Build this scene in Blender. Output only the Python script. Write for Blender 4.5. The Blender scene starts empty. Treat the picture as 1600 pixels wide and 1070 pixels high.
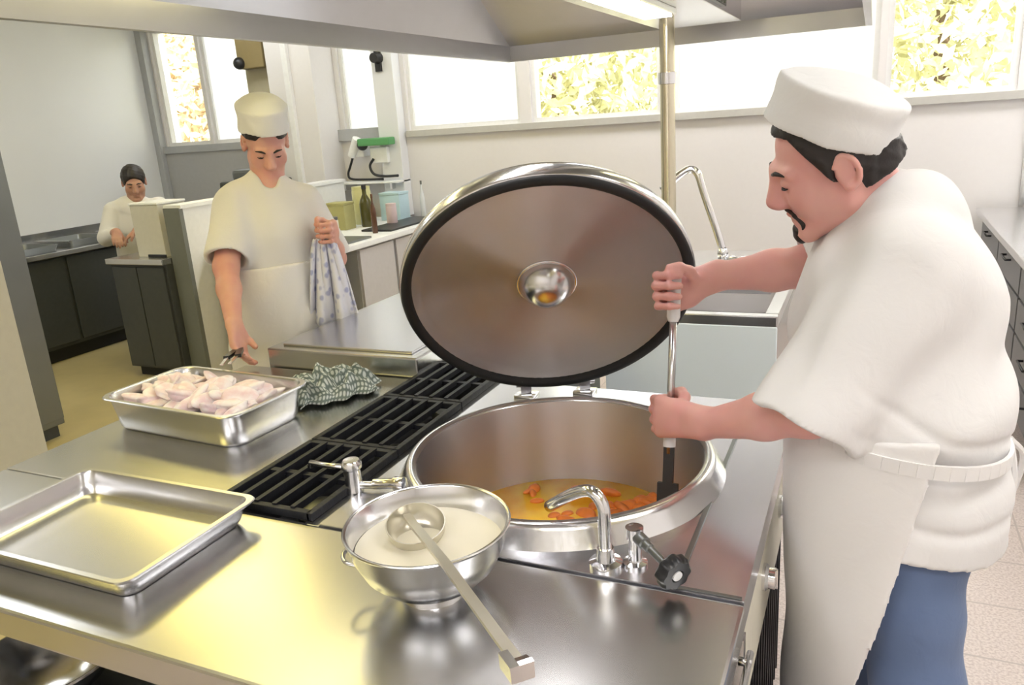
import bpy, bmesh, math, random
import numpy as np
from mathutils import Vector, Matrix
random.seed(7)
SC = bpy.context.scene
COL = SC.collection
PI = math.pi
# ------------------------------------------------------------------ materials
MATS = {}
def newmat(name):
    m = bpy.data.materials.new(name); m.use_nodes = True
    nt = m.node_tree; b = nt.nodes['Principled BSDF']
    MATS[name] = m
    return m, nt, b
def simple(name, col, rough=.5, metal=0., spec=.5, noise=.06, scale=30., bump=0., sss=0., alpha=1., trans=0.):
    m, nt, b = newmat(name)
    b.inputs['Roughness'].default_value = rough
    b.inputs['Metallic'].default_value = metal
    b.inputs['Specular IOR Level'].default_value = spec
    tc = nt.nodes.new('ShaderNodeTexCoord'); nz = nt.nodes.new('ShaderNodeTexNoise')
    nz.inputs['Scale'].default_value = scale; nz.inputs['Detail'].default_value = 4
    nt.links.new(tc.outputs['Object'], nz.inputs['Vector'])
    mx = nt.nodes.new('ShaderNodeMix'); mx.data_type = 'RGBA'
    c = list(col) + [1]
    d = [max(0, min(1, v*(1-noise))) for v in col] + [1]; e = [max(0, min(1, v*(1+noise))) for v in col] + [1]
    mx.inputs[6].default_value = d; mx.inputs[7].default_value = e
    nt.links.new(nz.outputs['Fac'], mx.inputs[0]); nt.links.new(mx.outputs[2], b.inputs['Base Color'])
    if bump:
        bp = nt.nodes.new('ShaderNodeBump'); bp.inputs['Strength'].default_value = bump; bp.inputs['Distance'].default_value = .004
        nt.links.new(nz.outputs['Fac'], bp.inputs['Height']); nt.links.new(bp.outputs['Normal'], b.inputs['Normal'])
    if sss:
        b.inputs['Subsurface Weight'].default_value = sss
        b.inputs['Subsurface Radius'].default_value = (.012, .005, .003); b.inputs['Subsurface Scale'].default_value = 1
    if trans: b.inputs['Transmission Weight'].default_value = trans
    if alpha < 1: b.inputs['Alpha'].default_value = alpha
    return m
def steel(name, col=(.63, .63, .64), rough=.28, axis=0, streak=.08, aniso=0., rot=.25):
    m, nt, b = newmat(name)
    b.inputs['Metallic'].default_value = 1
    tc = nt.nodes.new('ShaderNodeTexCoord'); mp = nt.nodes.new('ShaderNodeMapping')
    sc = [120., 120., 120.]; sc[axis] = 3.
    mp.inputs['Scale'].default_value = sc
    nz = nt.nodes.new('ShaderNodeTexNoise'); nz.inputs['Scale'].default_value = 1.; nz.inputs['Detail'].default_value = 3
    nt.links.new(tc.outputs['Object'], mp.inputs['Vector']); nt.links.new(mp.outputs['Vector'], nz.inputs['Vector'])
    mr = nt.nodes.new('ShaderNodeMapRange'); mr.inputs['To Min'].default_value = rough-streak; mr.inputs['To Max'].default_value = rough+streak
    nt.links.new(nz.outputs['Fac'], mr.inputs['Value']); nt.links.new(mr.outputs['Result'], b.inputs['Roughness'])
    n2 = nt.nodes.new('ShaderNodeTexNoise'); n2.inputs['Scale'].default_value = 5.; n2.inputs['Detail'].default_value = 3
    nt.links.new(tc.outputs['Object'], n2.inputs['Vector'])
    mx = nt.nodes.new('ShaderNodeMix'); mx.data_type = 'RGBA'
    mx.inputs[6].default_value = [v*.93 for v in col]+[1]; mx.inputs[7].default_value = [min(1, v*1.06) for v in col]+[1]
    nt.links.new(n2.outputs['Fac'], mx.inputs[0]); nt.links.new(mx.outputs[2], b.inputs['Base Color'])
    if aniso:
        b.inputs['Anisotropic'].default_value = aniso
        b.inputs['Anisotropic Rotation'].default_value = rot
        tg = nt.nodes.new('ShaderNodeTangent')
        tg.direction_type = 'RADIAL'; tg.axis = 'Z'
        nt.links.new(tg.outputs['Tangent'], b.inputs['Tangent'])
    return m
def emit(name, col, strength):
    m, nt, b = newmat(name)
    b.inputs['Base Color'].default_value = list(col)+[1]
    b.inputs['Emission Color'].default_value = list(col)+[1]; b.inputs['Emission Strength'].default_value = strength
    return m

# ------------------------------------------------------------------ objects
def link(name, me, mat=None, parent=None, smooth=False):
    o = bpy.data.objects.new(name, me); COL.objects.link(o)
    if mat is not None: me.materials.append(MATS[mat] if isinstance(mat, str) else mat)
    if parent is not None: o.parent = parent
    if smooth:
        for p in me.polygons: p.use_smooth = True
    return o
def obj(name, bm, mat, parent=None, smooth=False, angle=None):
    me = bpy.data.meshes.new(name)
    bmesh.ops.recalc_face_normals(bm, faces=bm.faces)
    bm.to_mesh(me); bm.free()
    o = link(name, me, mat, parent, smooth or angle is not None)
    if angle is not None: me.set_sharp_from_angle(angle=math.radians(angle))
    return o
def tag(o, label=None, cat=None, group=None, kind=None):
    if label: o['label'] = label
    if cat: o['category'] = cat
    if group: o['group'] = group
    if kind: o['kind'] = kind
    return o
def empty(name, loc, label, cat, group=None, rz=0.):
    o = bpy.data.objects.new(name, None); COL.objects.link(o)
    o.location = loc; o.rotation_euler = (0, 0, rz); o.empty_display_size = .05
    return tag(o, label, cat, group)
def copy_tree(o, parent=None):
    c = o.copy(); COL.objects.link(c)
    if parent is not None: c.parent = parent
    for ch in list(o.children): copy_tree(ch, c)
    return c
def bx(bm, x0, x1, y0, y1, z0, z1, bev=0., M=None):
    r = bmesh.ops.create_cube(bm, size=1.)
    vs = r['verts']
    for v in vs:
        v.co = Vector(((x0+x1)/2+v.co.x*(x1-x0), (y0+y1)/2+v.co.y*(y1-y0), (z0+z1)/2+v.co.z*(z1-z0)))
    if bev:
        es = list({e for v in vs for e in v.link_edges})
        g = bmesh.ops.bevel(bm, geom=es, offset=bev, segments=2, affect='EDGES', profile=.6)
        vs = list({v for f in g['faces'] for v in f.verts} | {v for v in vs if v.is_valid})
    if M is not None:
        for v in vs: v.co = M @ v.co
    return vs
def box(name, x0, x1, y0, y1, z0, z1, mat, parent=None, bev=0.):
    bm = bmesh.new(); bx(bm, x0, x1, y0, y1, z0, z1, bev)
    return obj(name, bm, mat, parent)
def tube(bm, pts, r, seg=12, caps=True, closed=False):
    """sweep a circle along a polyline; r a number or a list"""
    pts = [Vector(p) for p in pts]; n = len(pts)
    rr = r if isinstance(r, (list, tuple)) else [r]*n
    rings = []
    up = None
    for i, p in enumerate(pts):
        if closed: t = pts[(i+1) % n]-pts[i-1]
        else: t = pts[min(i+1, n-1)]-pts[max(i-1, 0)]
        t.normalize()
        if up is None:
            up = Vector((0, 0, 1)) if abs(t.z) < .9 else Vector((1, 0, 0))
        a = (up-t*up.dot(t)).normalized(); b = t.cross(a); up = a
        rings.append([bm.verts.new(p+(a*math.cos(2*PI*k/seg)+b*math.sin(2*PI*k/seg))*rr[i]) for k in range(seg)])
    m = n if closed else n-1
    for i in range(m):
        A, B = rings[i], rings[(i+1) % n]
        for k in range(seg): bm.faces.new((A[k], A[(k+1) % seg], B[(k+1) % seg], B[k]))
    if caps and not closed:
        bm.faces.new(rings[0][::-1]); bm.faces.new(rings[-1])
    return bm
def smooth_path(pts, n=6):
    """Catmull-Rom through the points"""
    P = [Vector(p) for p in pts]; P = [P[0]*2-P[1]]+P+[P[-1]*2-P[-2]]
    out = []
    for i in range(1, len(P)-2):
        a, b, c, d = P[i-1:i+3]
        for k in range(n):
            t = k/n
            out.append(.5*((2*b)+(c-a)*t+(2*a-5*b+4*c-d)*t*t+(3*b-a-3*c+d)*t**3))
    out.append(P[-2]); return out
def lathe(bm, prof, seg=48, c=(0, 0, 0), M=None):
    """profile of (r,z); r=0 closes"""
    rows = []
    for r, z in prof:
        if r <= 1e-6: row = [bm.verts.new((c[0], c[1], c[2]+z))]
        else: row = [bm.verts.new((c[0]+r*math.cos(2*PI*k/seg), c[1]+r*math.sin(2*PI*k/seg), c[2]+z)) for k in range(seg)]
        rows.append(row)
    for A, B in zip(rows, rows[1:]):
        if len(A) == 1 and len(B) == 1: continue
        for k in range(seg):
            j = (k+1) % seg
            if len(A) == 1: bm.faces.new((A[0], B[k], B[j]))
            elif len(B) == 1: bm.faces.new((A[k], A[j], B[0]))
            else: bm.faces.new((A[k], A[j], B[j], B[k]))
    if M is not None:
        for row in rows:
            for v in row: v.co = M @ v.co
    return bm
def rrect(w, d, r, n=6):
    pts = []
    for cx, cy, a0 in ((w/2-r, d/2-r, 0), (-w/2+r, d/2-r, 90), (-w/2+r, -d/2+r, 180), (w/2-r, -d/2+r, 270)):
        for k in range(n+1):
            a = math.radians(a0+90*k/n); pts.append((cx+r*math.cos(a), cy+r*math.sin(a)))
    return pts
def tray_bm(w, d, prof, n=6):
    """prof: list of (inset, corner radius, z); closed with a face at both ends"""
    bm = bmesh.new(); rows = []
    for ins, r, z in prof:
        rows.append([bm.verts.new((x, y, z)) for x, y in rrect(w-2*ins, d-2*ins, max(r, .002), n)])
    for A, B in zip(rows, rows[1:]):
        m = len(A)
        for k in range(m): bm.faces.new((A[k], A[(k+1) % m], B[(k+1) % m], B[k]))
    bm.faces.new(rows[-1]); bm.faces.new(rows[0][::-1])
    return bm
def beam(bm, a, b, w, h, up=(0, 0, 1)):
    a = Vector(a); b = Vector(b); t = (b-a).normalized(); up = Vector(up)
    s = t.cross(up).normalized(); u = s.cross(t)
    vs = []
    for p in (a, b):
        for i, j in ((-1, -1), (1, -1), (1, 1), (-1, 1)): vs.append(bm.verts.new(p+s*i*w/2+u*j*h/2))
    for f in ((0, 1, 2, 3), (7, 6, 5, 4), (0, 4, 5, 1), (1, 5, 6, 2), (2, 6, 7, 3), (3, 7, 4, 0)): bm.faces.new([vs[i] for i in f])
    return bm

# ------------------------------------------------------------------ implicit surfaces for bodies and clothes
class Field:
    def __init__(s, lo, hi, h):
        s.lo = np.array(lo, float); s.h = h
        s.n = np.ceil((np.array(hi)-s.lo)/h).astype(int)+1
        s.F = np.full(s.n, .5, np.float32)
        s.ax = [(s.lo[i]+h*np.arange(s.n[i])).astype(np.float32) for i in range(3)]
    def block(s, lo, hi):
        a = np.clip(np.floor((np.array(lo)-s.lo)/s.h).astype(int), 0, s.n); b = np.clip(np.ceil((np.array(hi)-s.lo)/s.h).astype(int)+1, 0, s.n)
        sl = tuple(slice(int(i), int(j)) for i, j in zip(a, b))
        if any(x.stop <= x.start for x in sl): return None, None
        g = np.meshgrid(*[s.ax[i][sl[i]] for i in range(3)], indexing='ij')
        return sl, g
    def put(s, sl, d, k, sub=False, isect=False):
        A = s.F[sl]
        if sub:
            d = -d; hh = np.maximum(k-np.abs(A-d), 0)/k if k else 0
            s.F[sl] = np.maximum(A, d)+(hh*hh*k*.25 if k else 0)
        elif isect: s.F[sl] = np.maximum(A, d)
        else:
            hh = np.maximum(k-np.abs(A-d), 0)/k if k else 0
            s.F[sl] = np.minimum(A, d)-(hh*hh*k*.25 if k else 0)
    def cuts(s, d, g, cut):
        for p, n in cut or ():
            n = np.array(n, float); n /= np.linalg.norm(n)
            d = np.maximum(d, (g[0]-p[0])*n[0]+(g[1]-p[1])*n[1]+(g[2]-p[2])*n[2])
        return d
    def cap(s, a, b, ra, rb=None, k=.015, cut=None, sub=False, infl=0.):
        a = np.array(a, float); b = np.array(b, float); rb = ra if rb is None else rb
        ra += infl; rb += infl
        R = max(ra, rb)+k+.01
        sl, g = s.block(np.minimum(a, b)-R, np.maximum(a, b)+R)
        if sl is None: return
        ba = b-a; L = max(ba@ba, 1e-12)
        q = [g[i]-a[i] for i in range(3)]
        t = np.clip((q[0]*ba[0]+q[1]*ba[1]+q[2]*ba[2])/L, 0, 1)
        d = np.sqrt(sum((q[i]-t*ba[i])**2 for i in range(3)))-(ra+(rb-ra)*t)
        s.put(sl, s.cuts(d, g, cut).astype(np.float32), k, sub)
    def ell(s, c, r, ax=None, k=.015, cut=None, sub=False, infl=0.):
        c = np.array(c, float); r = np.array(r, float)+infl; ax = np.eye(3) if ax is None else np.array(ax)
        R = r.max()+k+.01
        sl, g = s.block(c-R, c+R)
        if sl is None: return
        q = [g[i]-c[i] for i in range(3)]
        e = [(q[0]*ax[j][0]+q[1]*ax[j][1]+q[2]*ax[j][2]) for j in range(3)]
        k0 = np.sqrt(sum((e[j]/r[j])**2 for j in range(3))); k1 = np.sqrt(sum((e[j]/r[j]**2)**2 for j in range(3)))+1e-6
        d = k0*(k0-1)/k1
        s.put(sl, s.cuts(d, g, cut).astype(np.float32), k, sub)
    def ecap(s, a, b, ra, rb, u, k=.03, cut=None, sub=False, infl=0., flat=False):
        """elliptical tapered segment a->b, semi-axes (along u, across) at both ends"""
        a = np.array(a, float); b = np.array(b, float); t0 = b-a; L = np.linalg.norm(t0); t0 /= L
        u = np.array(u, float); u -= t0*(u@t0); u /= np.linalg.norm(u); v = np.cross(t0, u)
        ra = np.array(ra)+infl; rb = np.array(rb)+infl
        R = max(ra.max(), rb.max())+k+.01
        sl, g = s.block(np.minimum(a, b)-R, np.maximum(a, b)+R)
        if sl is None: return
        q = [g[i]-a[i] for i in range(3)]
        w = q[0]*t0[0]+q[1]*t0[1]+q[2]*t0[2]
        x = q[0]*u[0]+q[1]*u[1]+q[2]*u[2]; y = q[0]*v[0]+q[1]*v[1]+q[2]*v[2]
        t = np.clip(w/L, 0, 1); A = ra[0]+(rb[0]-ra[0])*t; B = ra[1]+(rb[1]-ra[1])*t
        if flat:
            k0 = np.sqrt((x/A)**2+(y/B)**2)+1e-6; k1 = np.sqrt((x/A**2)**2+(y/B**2)**2)+1e-6
            d = np.maximum(k0*(k0-1)/k1, np.maximum(-w, w-L))
        else:
            o = np.maximum(-w, w-L); o = np.maximum(o, 0); m = np.minimum(A, B)
            k0 = np.sqrt((x/A)**2+(y/B)**2+(o/m)**2)+1e-6; k1 = np.sqrt((x/A**2)**2+(y/B**2)**2+(o/m**2)**2)+1e-6
            d = k0*(k0-1)/k1
        s.put(sl, s.cuts(d, g, cut).astype(np.float32), k, sub)
    def wrinkle(s, amp, freqs, seed=1):
        rs = np.random.RandomState(seed)
        g = np.meshgrid(*s.ax, indexing='ij')
        for f in freqs:
            d = rs.normal(size=3); d /= np.linalg.norm(d); e = rs.normal(size=3)*f*.35; ph = rs.rand(2)*6
            s.F += (amp*np.sin(f*(g[0]*d[0]+g[1]*d[1]+g[2]*d[2])+ph[0]+1.2*np.sin(g[0]*e[0]+g[1]*e[1]+g[2]*e[2]+ph[1]))).astype(np.float32)
    def planes(s, cut):
        g = np.meshgrid(*s.ax, indexing='ij')
        s.F = s.cuts(s.F, g, cut).astype(np.float32)
    def mesh(s, name, smooth=1):
        F = s.F; S = F < 0
        n = np.array(F.shape)
        cnt = np.zeros(n-1, np.int8)
        for i in (0, 1):
            for j in (0, 1):
                for k in (0, 1):
                    cnt += S[i:n[0]-1+i, j:n[1]-1+j, k:n[2]-1+k]
        act = (cnt > 0) & (cnt < 8)
        ids = np.full(n-1, -1, np.int32); A = np.argwhere(act); ids[act] = np.arange(len(A))
        pos = np.zeros((len(A), 3)); num = np.zeros(len(A))
        cor = {}
        for c in ((i, j, k) for i in (0, 1) for j in (0, 1) for k in (0, 1)):
            cor[c] = F[A[:, 0]+c[0], A[:, 1]+c[1], A[:, 2]+c[2]]
        for c in cor:
            for ax in range(3):
                if c[ax] == 0:
                    c2 = list(c); c2[ax] = 1; c2 = tuple(c2)
                    f0, f1 = cor[c], cor[c2]; m = (f0 < 0) != (f1 < 0)
                    t = f0[m]/(f0[m]-f1[m])
                    p = np.tile(np.array(c, float), (m.sum(), 1)); p[:, ax] = t
                    pos[m] += p; num[m] += 1
        V = s.lo+s.h*(A+pos/num[:, None])
        quads = []
        for ax in range(3):
            s0 = [slice(None)]*3; s1 = [slice(None)]*3; s0[ax] = slice(0, -1); s1[ax] = slice(1, None)
            ch = S[tuple(s0)] != S[tuple(s1)]
            o = [a for a in range(3) if a != ax]
            E = np.argwhere(ch)
            ok = np.ones(len(E), bool)
            for a in o: ok &= (E[:, a] >= 1) & (E[:, a] <= n[a]-2)
            E = E[ok]
            inside = S[E[:, 0], E[:, 1], E[:, 2]]
            def cell(da, db):
                q = E.copy(); q[:, o[0]] -= da; q[:, o[1]] -= db
                return ids[q[:, 0], q[:, 1], q[:, 2]]
            Q = np.stack([cell(1, 1), cell(0, 1), cell(0, 0), cell(1, 0)], 1)
            fl = inside if ax != 1 else ~inside
            Q[~fl] = Q[~fl][:, ::-1]
            quads.append(Q)
        Q = np.concatenate(quads)
        for it in range(smooth):
            acc = np.zeros_like(V); w = np.zeros(len(V))
            for i in range(4):
                for j in (1, 3):
                    np.add.at(acc, Q[:, i], V[Q[:, (i+j) % 4]]); np.add.at(w, Q[:, i], 1)
            V = V*.5+.5*acc/np.maximum(w, 1)[:, None]
        me = bpy.data.meshes.new(name)
        me.vertices.add(len(V)); me.vertices.foreach_set('co', V.astype(np.float32).ravel())
        me.loops.add(Q.size); me.loops.foreach_set('vertex_index', Q.astype(np.int32).ravel())
        me.polygons.add(len(Q)); me.polygons.foreach_set('loop_start', np.arange(0, Q.size, 4, dtype=np.int32))
        me.update(calc_edges=True); me.validate()
        return me
def keep(o, parent):
    """parent a mesh built in world coordinates to its thing"""
    o.parent = parent
    if parent.type == 'EMPTY':
        o.matrix_parent_inverse = (Matrix.Translation(parent.location) @ parent.rotation_euler.to_matrix().to_4x4()).inverted()
    return o
def field_obj(name, F, mat, parent, smooth=1):
    o = link(name, F.mesh(name, smooth), mat, None, True)
    return keep(o, parent)
def wobj(name, bm, mat, parent, smooth=False, angle=None):
    return keep(obj(name, bm, mat, None, smooth, angle), parent)
def wbox(name, x0, x1, y0, y1, z0, z1, mat, parent, bev=0.):
    return keep(box(name, x0, x1, y0, y1, z0, z1, mat, None, bev), parent)
# ------------------------------------------------------------------ palette
steel('steel_top', (.60, .60, .60), .25, 0, .02)
steel('steel_deck', (.62, .62, .66), .26, 1, .015)
steel('steel_hood', (.62, .62, .64), .34, 1, .06)
steel('steel_bright', (.74, .74, .75), .2, 2, .05)
steel('steel_tray', (.66, .66, .67), .26, 0, .015)
steel('steel_kettle', (.62, .60, .61), .42, 2, .03, aniso=.9)
steel('steel_lid', (.68, .65, .66), .55, 2, .03, aniso=.96)
steel('chrome', (.82, .82, .84), .1, 2, .03)
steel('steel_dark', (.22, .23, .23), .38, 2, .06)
simple('cast_iron', (.012, .013, .017), .55, 0, .5, .3, 80, .3)
simple('black_rubber', (.012, .012, .013), .6)
simple('black_plastic', (.015, .015, .017), .35)
simple('pit_dark', (.02, .02, .022), .7)
simple('wall_paint', (.74, .72, .72), .55, noise=.02)
simple('wall_panel', (.74, .75, .77), .3, noise=.03, scale=2)
simple('sill_grey', (.50, .49, .46), .5)
simple('frame_white', (.80, .80, .80), .4)
simple('frame_grey', (.42, .43, .45), .4)
simple('cream', (.72, .69, .58), .45)
simple('column_beige', (.46, .42, .30), .6)
simple('brown_box', (.26, .20, .09), .6)
simple('partition_white', (.80, .80, .79), .45)
simple('partition_end', (.17, .18, .165), .5)
simple('grey_panel', (.40, .40, .41), .5)
simple('dark_cabinet', (.055, .06, .06), .45, noise=.15)
simple('drawer_grey', (.16, .16, .165), .45)
simple('door_grey', (.55, .53, .54), .45)
simple('ceiling_tint', (.80, .75, .46), .7)  # yellow added to the ceiling so the steel below reflects warm
simple('white_plastic', (.86, .87, .88), .35)
simple('sink_enamel', (.86, .96, 1.), .3, noise=.0)
simple('blind_white', (.9, .9, .9), .8)
simple('trunk', (.20, .14, .09), .9)
simple('ground_out', (.45, .42, .30), .9, noise=.2, scale=2)

def foliage(name, a, b):
    m, nt, bs = newmat(name); bs.inputs['Roughness'].default_value = .8
    tc = nt.nodes.new('ShaderNodeTexCoord'); nz = nt.nodes.new('ShaderNodeTexNoise'); nz.inputs['Scale'].default_value = 2.2; nz.inputs['Detail'].default_value = 8; nz.inputs['Roughness'].default_value = .75
    cr = nt.nodes.new('ShaderNodeValToRGB'); cr.color_ramp.elements[0].position = .38; cr.color_ramp.elements[1].position = .62
    cr.color_ramp.elements[0].color = list(a)+[1]; cr.color_ramp.elements[1].color = list(b)+[1]
    nt.links.new(tc.outputs['Object'], nz.inputs['Vector']); nt.links.new(nz.outputs['Fac'], cr.inputs['Fac']); nt.links.new(cr.outputs['Color'], bs.inputs['Base Color'])
foliage('leaf_yellow', (.55, .54, .28), (.85, .82, .55))
foliage('leaf_rust', (.62, .46, .28), (.88, .78, .52))

def floor_mat():
    m, nt, b = newmat('floor_tile'); b.inputs['Roughness'].default_value = .35
    tc = nt.nodes.new('ShaderNodeTexCoord'); br = nt.nodes.new('ShaderNodeTexBrick')
    br.offset = 0; br.inputs['Scale'].default_value = 1; br.inputs['Brick Width'].default_value = .3; br.inputs['Row Height'].default_value = .3; br.inputs['Mortar Size'].default_value = .004
    nz = nt.nodes.new('ShaderNodeTexNoise'); nz.inputs['Scale'].default_value = 120
    cr = nt.nodes.new('ShaderNodeValToRGB'); cr.color_ramp.elements[0].position = .35; cr.color_ramp.elements[1].position = .6
    cr.color_ramp.elements[0].color = (.46, .38, .35, 1); cr.color_ramp.elements[1].color = (.62, .54, .50, 1)
    br.inputs['Mortar'].default_value = (.42, .36, .33, 1)
    nt.links.new(tc.outputs['Object'], br.inputs['Vector']); nt.links.new(tc.outputs['Object'], nz.inputs['Vector'])
    nt.links.new(nz.outputs['Fac'], cr.inputs['Fac']); nt.links.new(cr.outputs['Color'], br.inputs['Color1']); nt.links.new(cr.outputs['Color'], br.inputs['Color2'])
    nt.links.new(br.outputs['Color'], b.inputs['Base Color'])
floor_mat()
simple('floor_warm_lit', (.56, .47, .25), .35, noise=.12, scale=6)  # warm light on the left floor, put into its colour
steel('steel_post', (.76, .70, .54), .2, 2, .03)  # golden reflection on the post put into its base colour
def glass_mat():
    m = bpy.data.materials.new('window_glass'); m.use_nodes = True; nt = m.node_tree; nt.nodes.clear()
    out = nt.nodes.new('ShaderNodeOutputMaterial'); t = nt.nodes.new('ShaderNodeBsdfTransparent'); g = nt.nodes.new('ShaderNodeBsdfGlossy'); g.inputs['Roughness'].default_value = .02
    fr = nt.nodes.new('ShaderNodeFresnel'); fr.inputs['IOR'].default_value = 1.3
    mx = nt.nodes.new('ShaderNodeMixShader'); nt.links.new(fr.outputs[0], mx.inputs[0]); nt.links.new(t.outputs[0], mx.inputs[1]); nt.links.new(g.outputs[0], mx.inputs[2]); nt.links.new(mx.outputs[0], out.inputs[0])
    MATS['window_glass'] = m
    m = bpy.data.materials.new('window_blind'); m.use_nodes = True; nt = m.node_tree; nt.nodes.clear()
    out = nt.nodes.new('ShaderNodeOutputMaterial'); t = nt.nodes.new('ShaderNodeBsdfTranslucent'); d = nt.nodes.new('ShaderNodeBsdfDiffuse')
    t.inputs[0].default_value = (.95, .95, .97, 1); d.inputs[0].default_value = (.85, .85, .86, 1)
    mx = nt.nodes.new('ShaderNodeMixShader'); mx.inputs[0].default_value = .25; nt.links.new(t.outputs[0], mx.inputs[1]); nt.links.new(d.outputs[0], mx.inputs[2]); nt.links.new(mx.outputs[0], out.inputs[0])
    MATS['window_blind'] = m
glass_mat()

def struct(o, label=None):
    o['kind'] = 'structure'
    if label: o['label'] = label
    return o
# ------------------------------------------------------------------ room shell
XL, XR, YB, YF, ZC = -6.8, 2.4, 6.2, -2.2, 3.1
struct(box('floor', XL-.2, XR+.2, YF-.2, YB+.2, -.1, 0, 'floor_tile'), 'speckled pinkish tiled kitchen floor')
struct(box('floor_left', XL, -2.35, YF, YB, 0, .003, 'floor_warm_lit'), 'left floor of the kitchen with warm yellow light in its colour')
struct(box('ceiling', XL-.2, XR+.2, YF-.2, YB+.2, ZC, ZC+.1, 'ceiling_tint'), 'ceiling with yellow added for warm reflections')
struct(box('wall_left', XL-.2, XL, YF, YB+.2, 0, ZC, 'wall_panel'), 'smooth white panelled wall on the left')
struct(box('wall_right', XR, XR+.2, YF, YB+.2, 0, ZC, 'wall_paint'), 'white wall on the right')
struct(box('wall_front', XL, XR, YF-.2, YF, 0, ZC, 'wall_paint'), 'white wall behind the camera')
WINS = [(-6.70, -6.10, 0, 0), (-6.06, -5.40, 1, 0), (-4.45, -4.03, 1, 0), (-3.76, -2.68, 1, 0), (-2.58, -1.50, 0, 0), (-1.40, .01, 1, 0), (.06, .84, 0, 0), (.95, 1.75, 0, 0)]
WZ0, WZ1 = 1.64, 2.78
bm = bmesh.new()
bx(bm, XL, XR, YB, YB+.2, 0, WZ0); bx(bm, XL, XR, YB, YB+.2, WZ1, ZC)
xs = [XL]+[v for w in WINS for v in w[:2]]+[XR]
for i in range(0, len(xs), 2):
    bx(bm, xs[i], xs[i+1], YB, YB+.2, WZ0, WZ1)
struct(obj('wall_back', bm, 'wall_paint'), 'white back wall with a band of windows')
labels = ['narrow window with a view of trees at the far left', 'window with drawn white blind beside the left trees window', 'narrow white window between the two pillars', 'wide white blinded window above the lid', 'wide window with yellow-green trees behind the post', 'wide white blinded window right of the post', 'window with trees behind the cook with the paddle', 'window at the right end of the back wall']
for i, (a, b, blind, _) in enumerate(WINS):
    w = bpy.data.objects.new('window_%d' % (i+1), None); COL.objects.link(w); w.location = ((a+b)/2, YB+.08, WZ0); struct(w, labels[i])
    bm = bmesh.new(); t = .035
    bx(bm, a, a+t, YB+.03, YB+.12, WZ0, WZ1); bx(bm, b-t, b, YB+.03, YB+.12, WZ0, WZ1)
    bx(bm, a+t, b-t, YB+.03, YB+.12, WZ0, WZ0+t); bx(bm, a+t, b-t, YB+.03, YB+.12, WZ1-t, WZ1)
    wobj('window_frame', bm, 'frame_white', w)
    wbox('pane', a+t, b-t, YB+.085, YB+.09, WZ0+t, WZ1-t, 'window_glass', w)
    if blind: wbox('blind', a+t*.6, b-t*.6, YB+.05, YB+.056, WZ0+t*.6, WZ1-t*.6, 'window_blind', w)
def trim(n, x0, x1, y0, y1, z0, z1, mat, label): struct(box('trim_%d' % n, x0, x1, y0, y1, z0, z1, mat, None, .004), label)
trim(1, -3.78, 1.9, YB-.04, YB, 1.585, 1.64, 'sill_grey', 'grey window sill along the back wall')
trim(2, -6.74, -5.38, YB-.05, YB, 1.57, 1.64, 'frame_grey', 'grey sill below the left windows')
trim(3, -6.8, -6.72, YB-.08, YB, .9, 3.1, 'frame_grey', 'grey corner post of the left wall')
trim(4, -5.36, -5.0, YB-.18, YB, .95, 3.1, 'column_beige', 'beige wall pillar right of the left windows')
trim(5, -4.99, -4.5, YB-.32, YB, 1.2, 3.1, 'wall_paint', 'tall white wall duct beside the narrow window')
trim(6, -4.01, -3.80, YB-.12, YB, .9, 3.1, 'wall_panel', 'white wall pillar between the windows')
trim(7, -4.50, -4.0, YB-.05, YB, 1.585, 1.69, 'frame_grey', 'grey sill of the narrow window')
trim(8, -6.72, -5.4, YB-.03, YB, .88, 1.57, 'grey_panel', 'grey wall panel under the left windows')
trim(9, -4.78, -4.72, YB-.36, YB-.32, 1.2, 3.1, 'frame_white', 'vertical pipe casing on the wall duct')
# half-height partition
p = bpy.data.objects.new('wall_partition', None); COL.objects.link(p); p.location = (-4.4, 4.5, 0); struct(p, 'half-height white partition wall with dark grey end')
wbox('partition_panel', -4.44, -4.32, 4.02, 5.9, 0, 1.24, 'partition_white', p)
wbox('end_panel', -4.465, -4.315, 3.985, 4.02, 0, 1.245, 'partition_end', p)
wbox('cap_rail', -4.46, -4.30, 3.99, 5.9, 1.24, 1.265, 'white_plastic', p)
# ------------------------------------------------------------------ ceiling lamps and added fill panels
emit('lamp_warm', (1., .83, .26), 7.)
emit('fill_amber', (1., .90, .50), 9.)
emit('fill_hood', (1., .88, .40), 7.)
emit('lamp_fill_white', (1., .98, .98), 11.)
emit('fill_soft', (.98, 1., 1.), 5.)
def ceiling_panel(x, y, mat, label):
    e = empty('ceiling_lamp_fill', (x, y, ZC-.09), label, 'light', 'ceiling light panels')
    bm = bmesh.new(); bx(bm, -.62, .62, -.32, .32, .03, .085, .006)
    obj('housing', bm, 'white_plastic', e)
    bm = bmesh.new(); bx(bm, -.58, .58, -.28, .28, 0, .03, .004)
    obj('diffuser', bm, mat, e)
for x, y in ((-5.7, 1.0), (-5.0, 2.6), (-4.9, 5.2), (-2.9, 5.3)):
    ceiling_panel(x, y, 'fill_soft', 'added pale fill panel on the ceiling, left side of the kitchen')  # added fill panels, neutral light for the left side
for x, y in ((-2.6, .2), (-3.9, 3.4)):
    ceiling_panel(x, y, 'lamp_warm', 'warm yellow ceiling light panel left of the hood')
for x, y in ((-1.3, -1.0), (.45, -1.0), (1.2, 1.2), (1.2, 3.4), (-1.2, 5.4), (1.2, 5.4)):
    ceiling_panel(x, y, 'lamp_fill_white', 'added white fill panel on the ceiling, right of or behind the hood')  # added fill panels for the main light, some behind the camera
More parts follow.
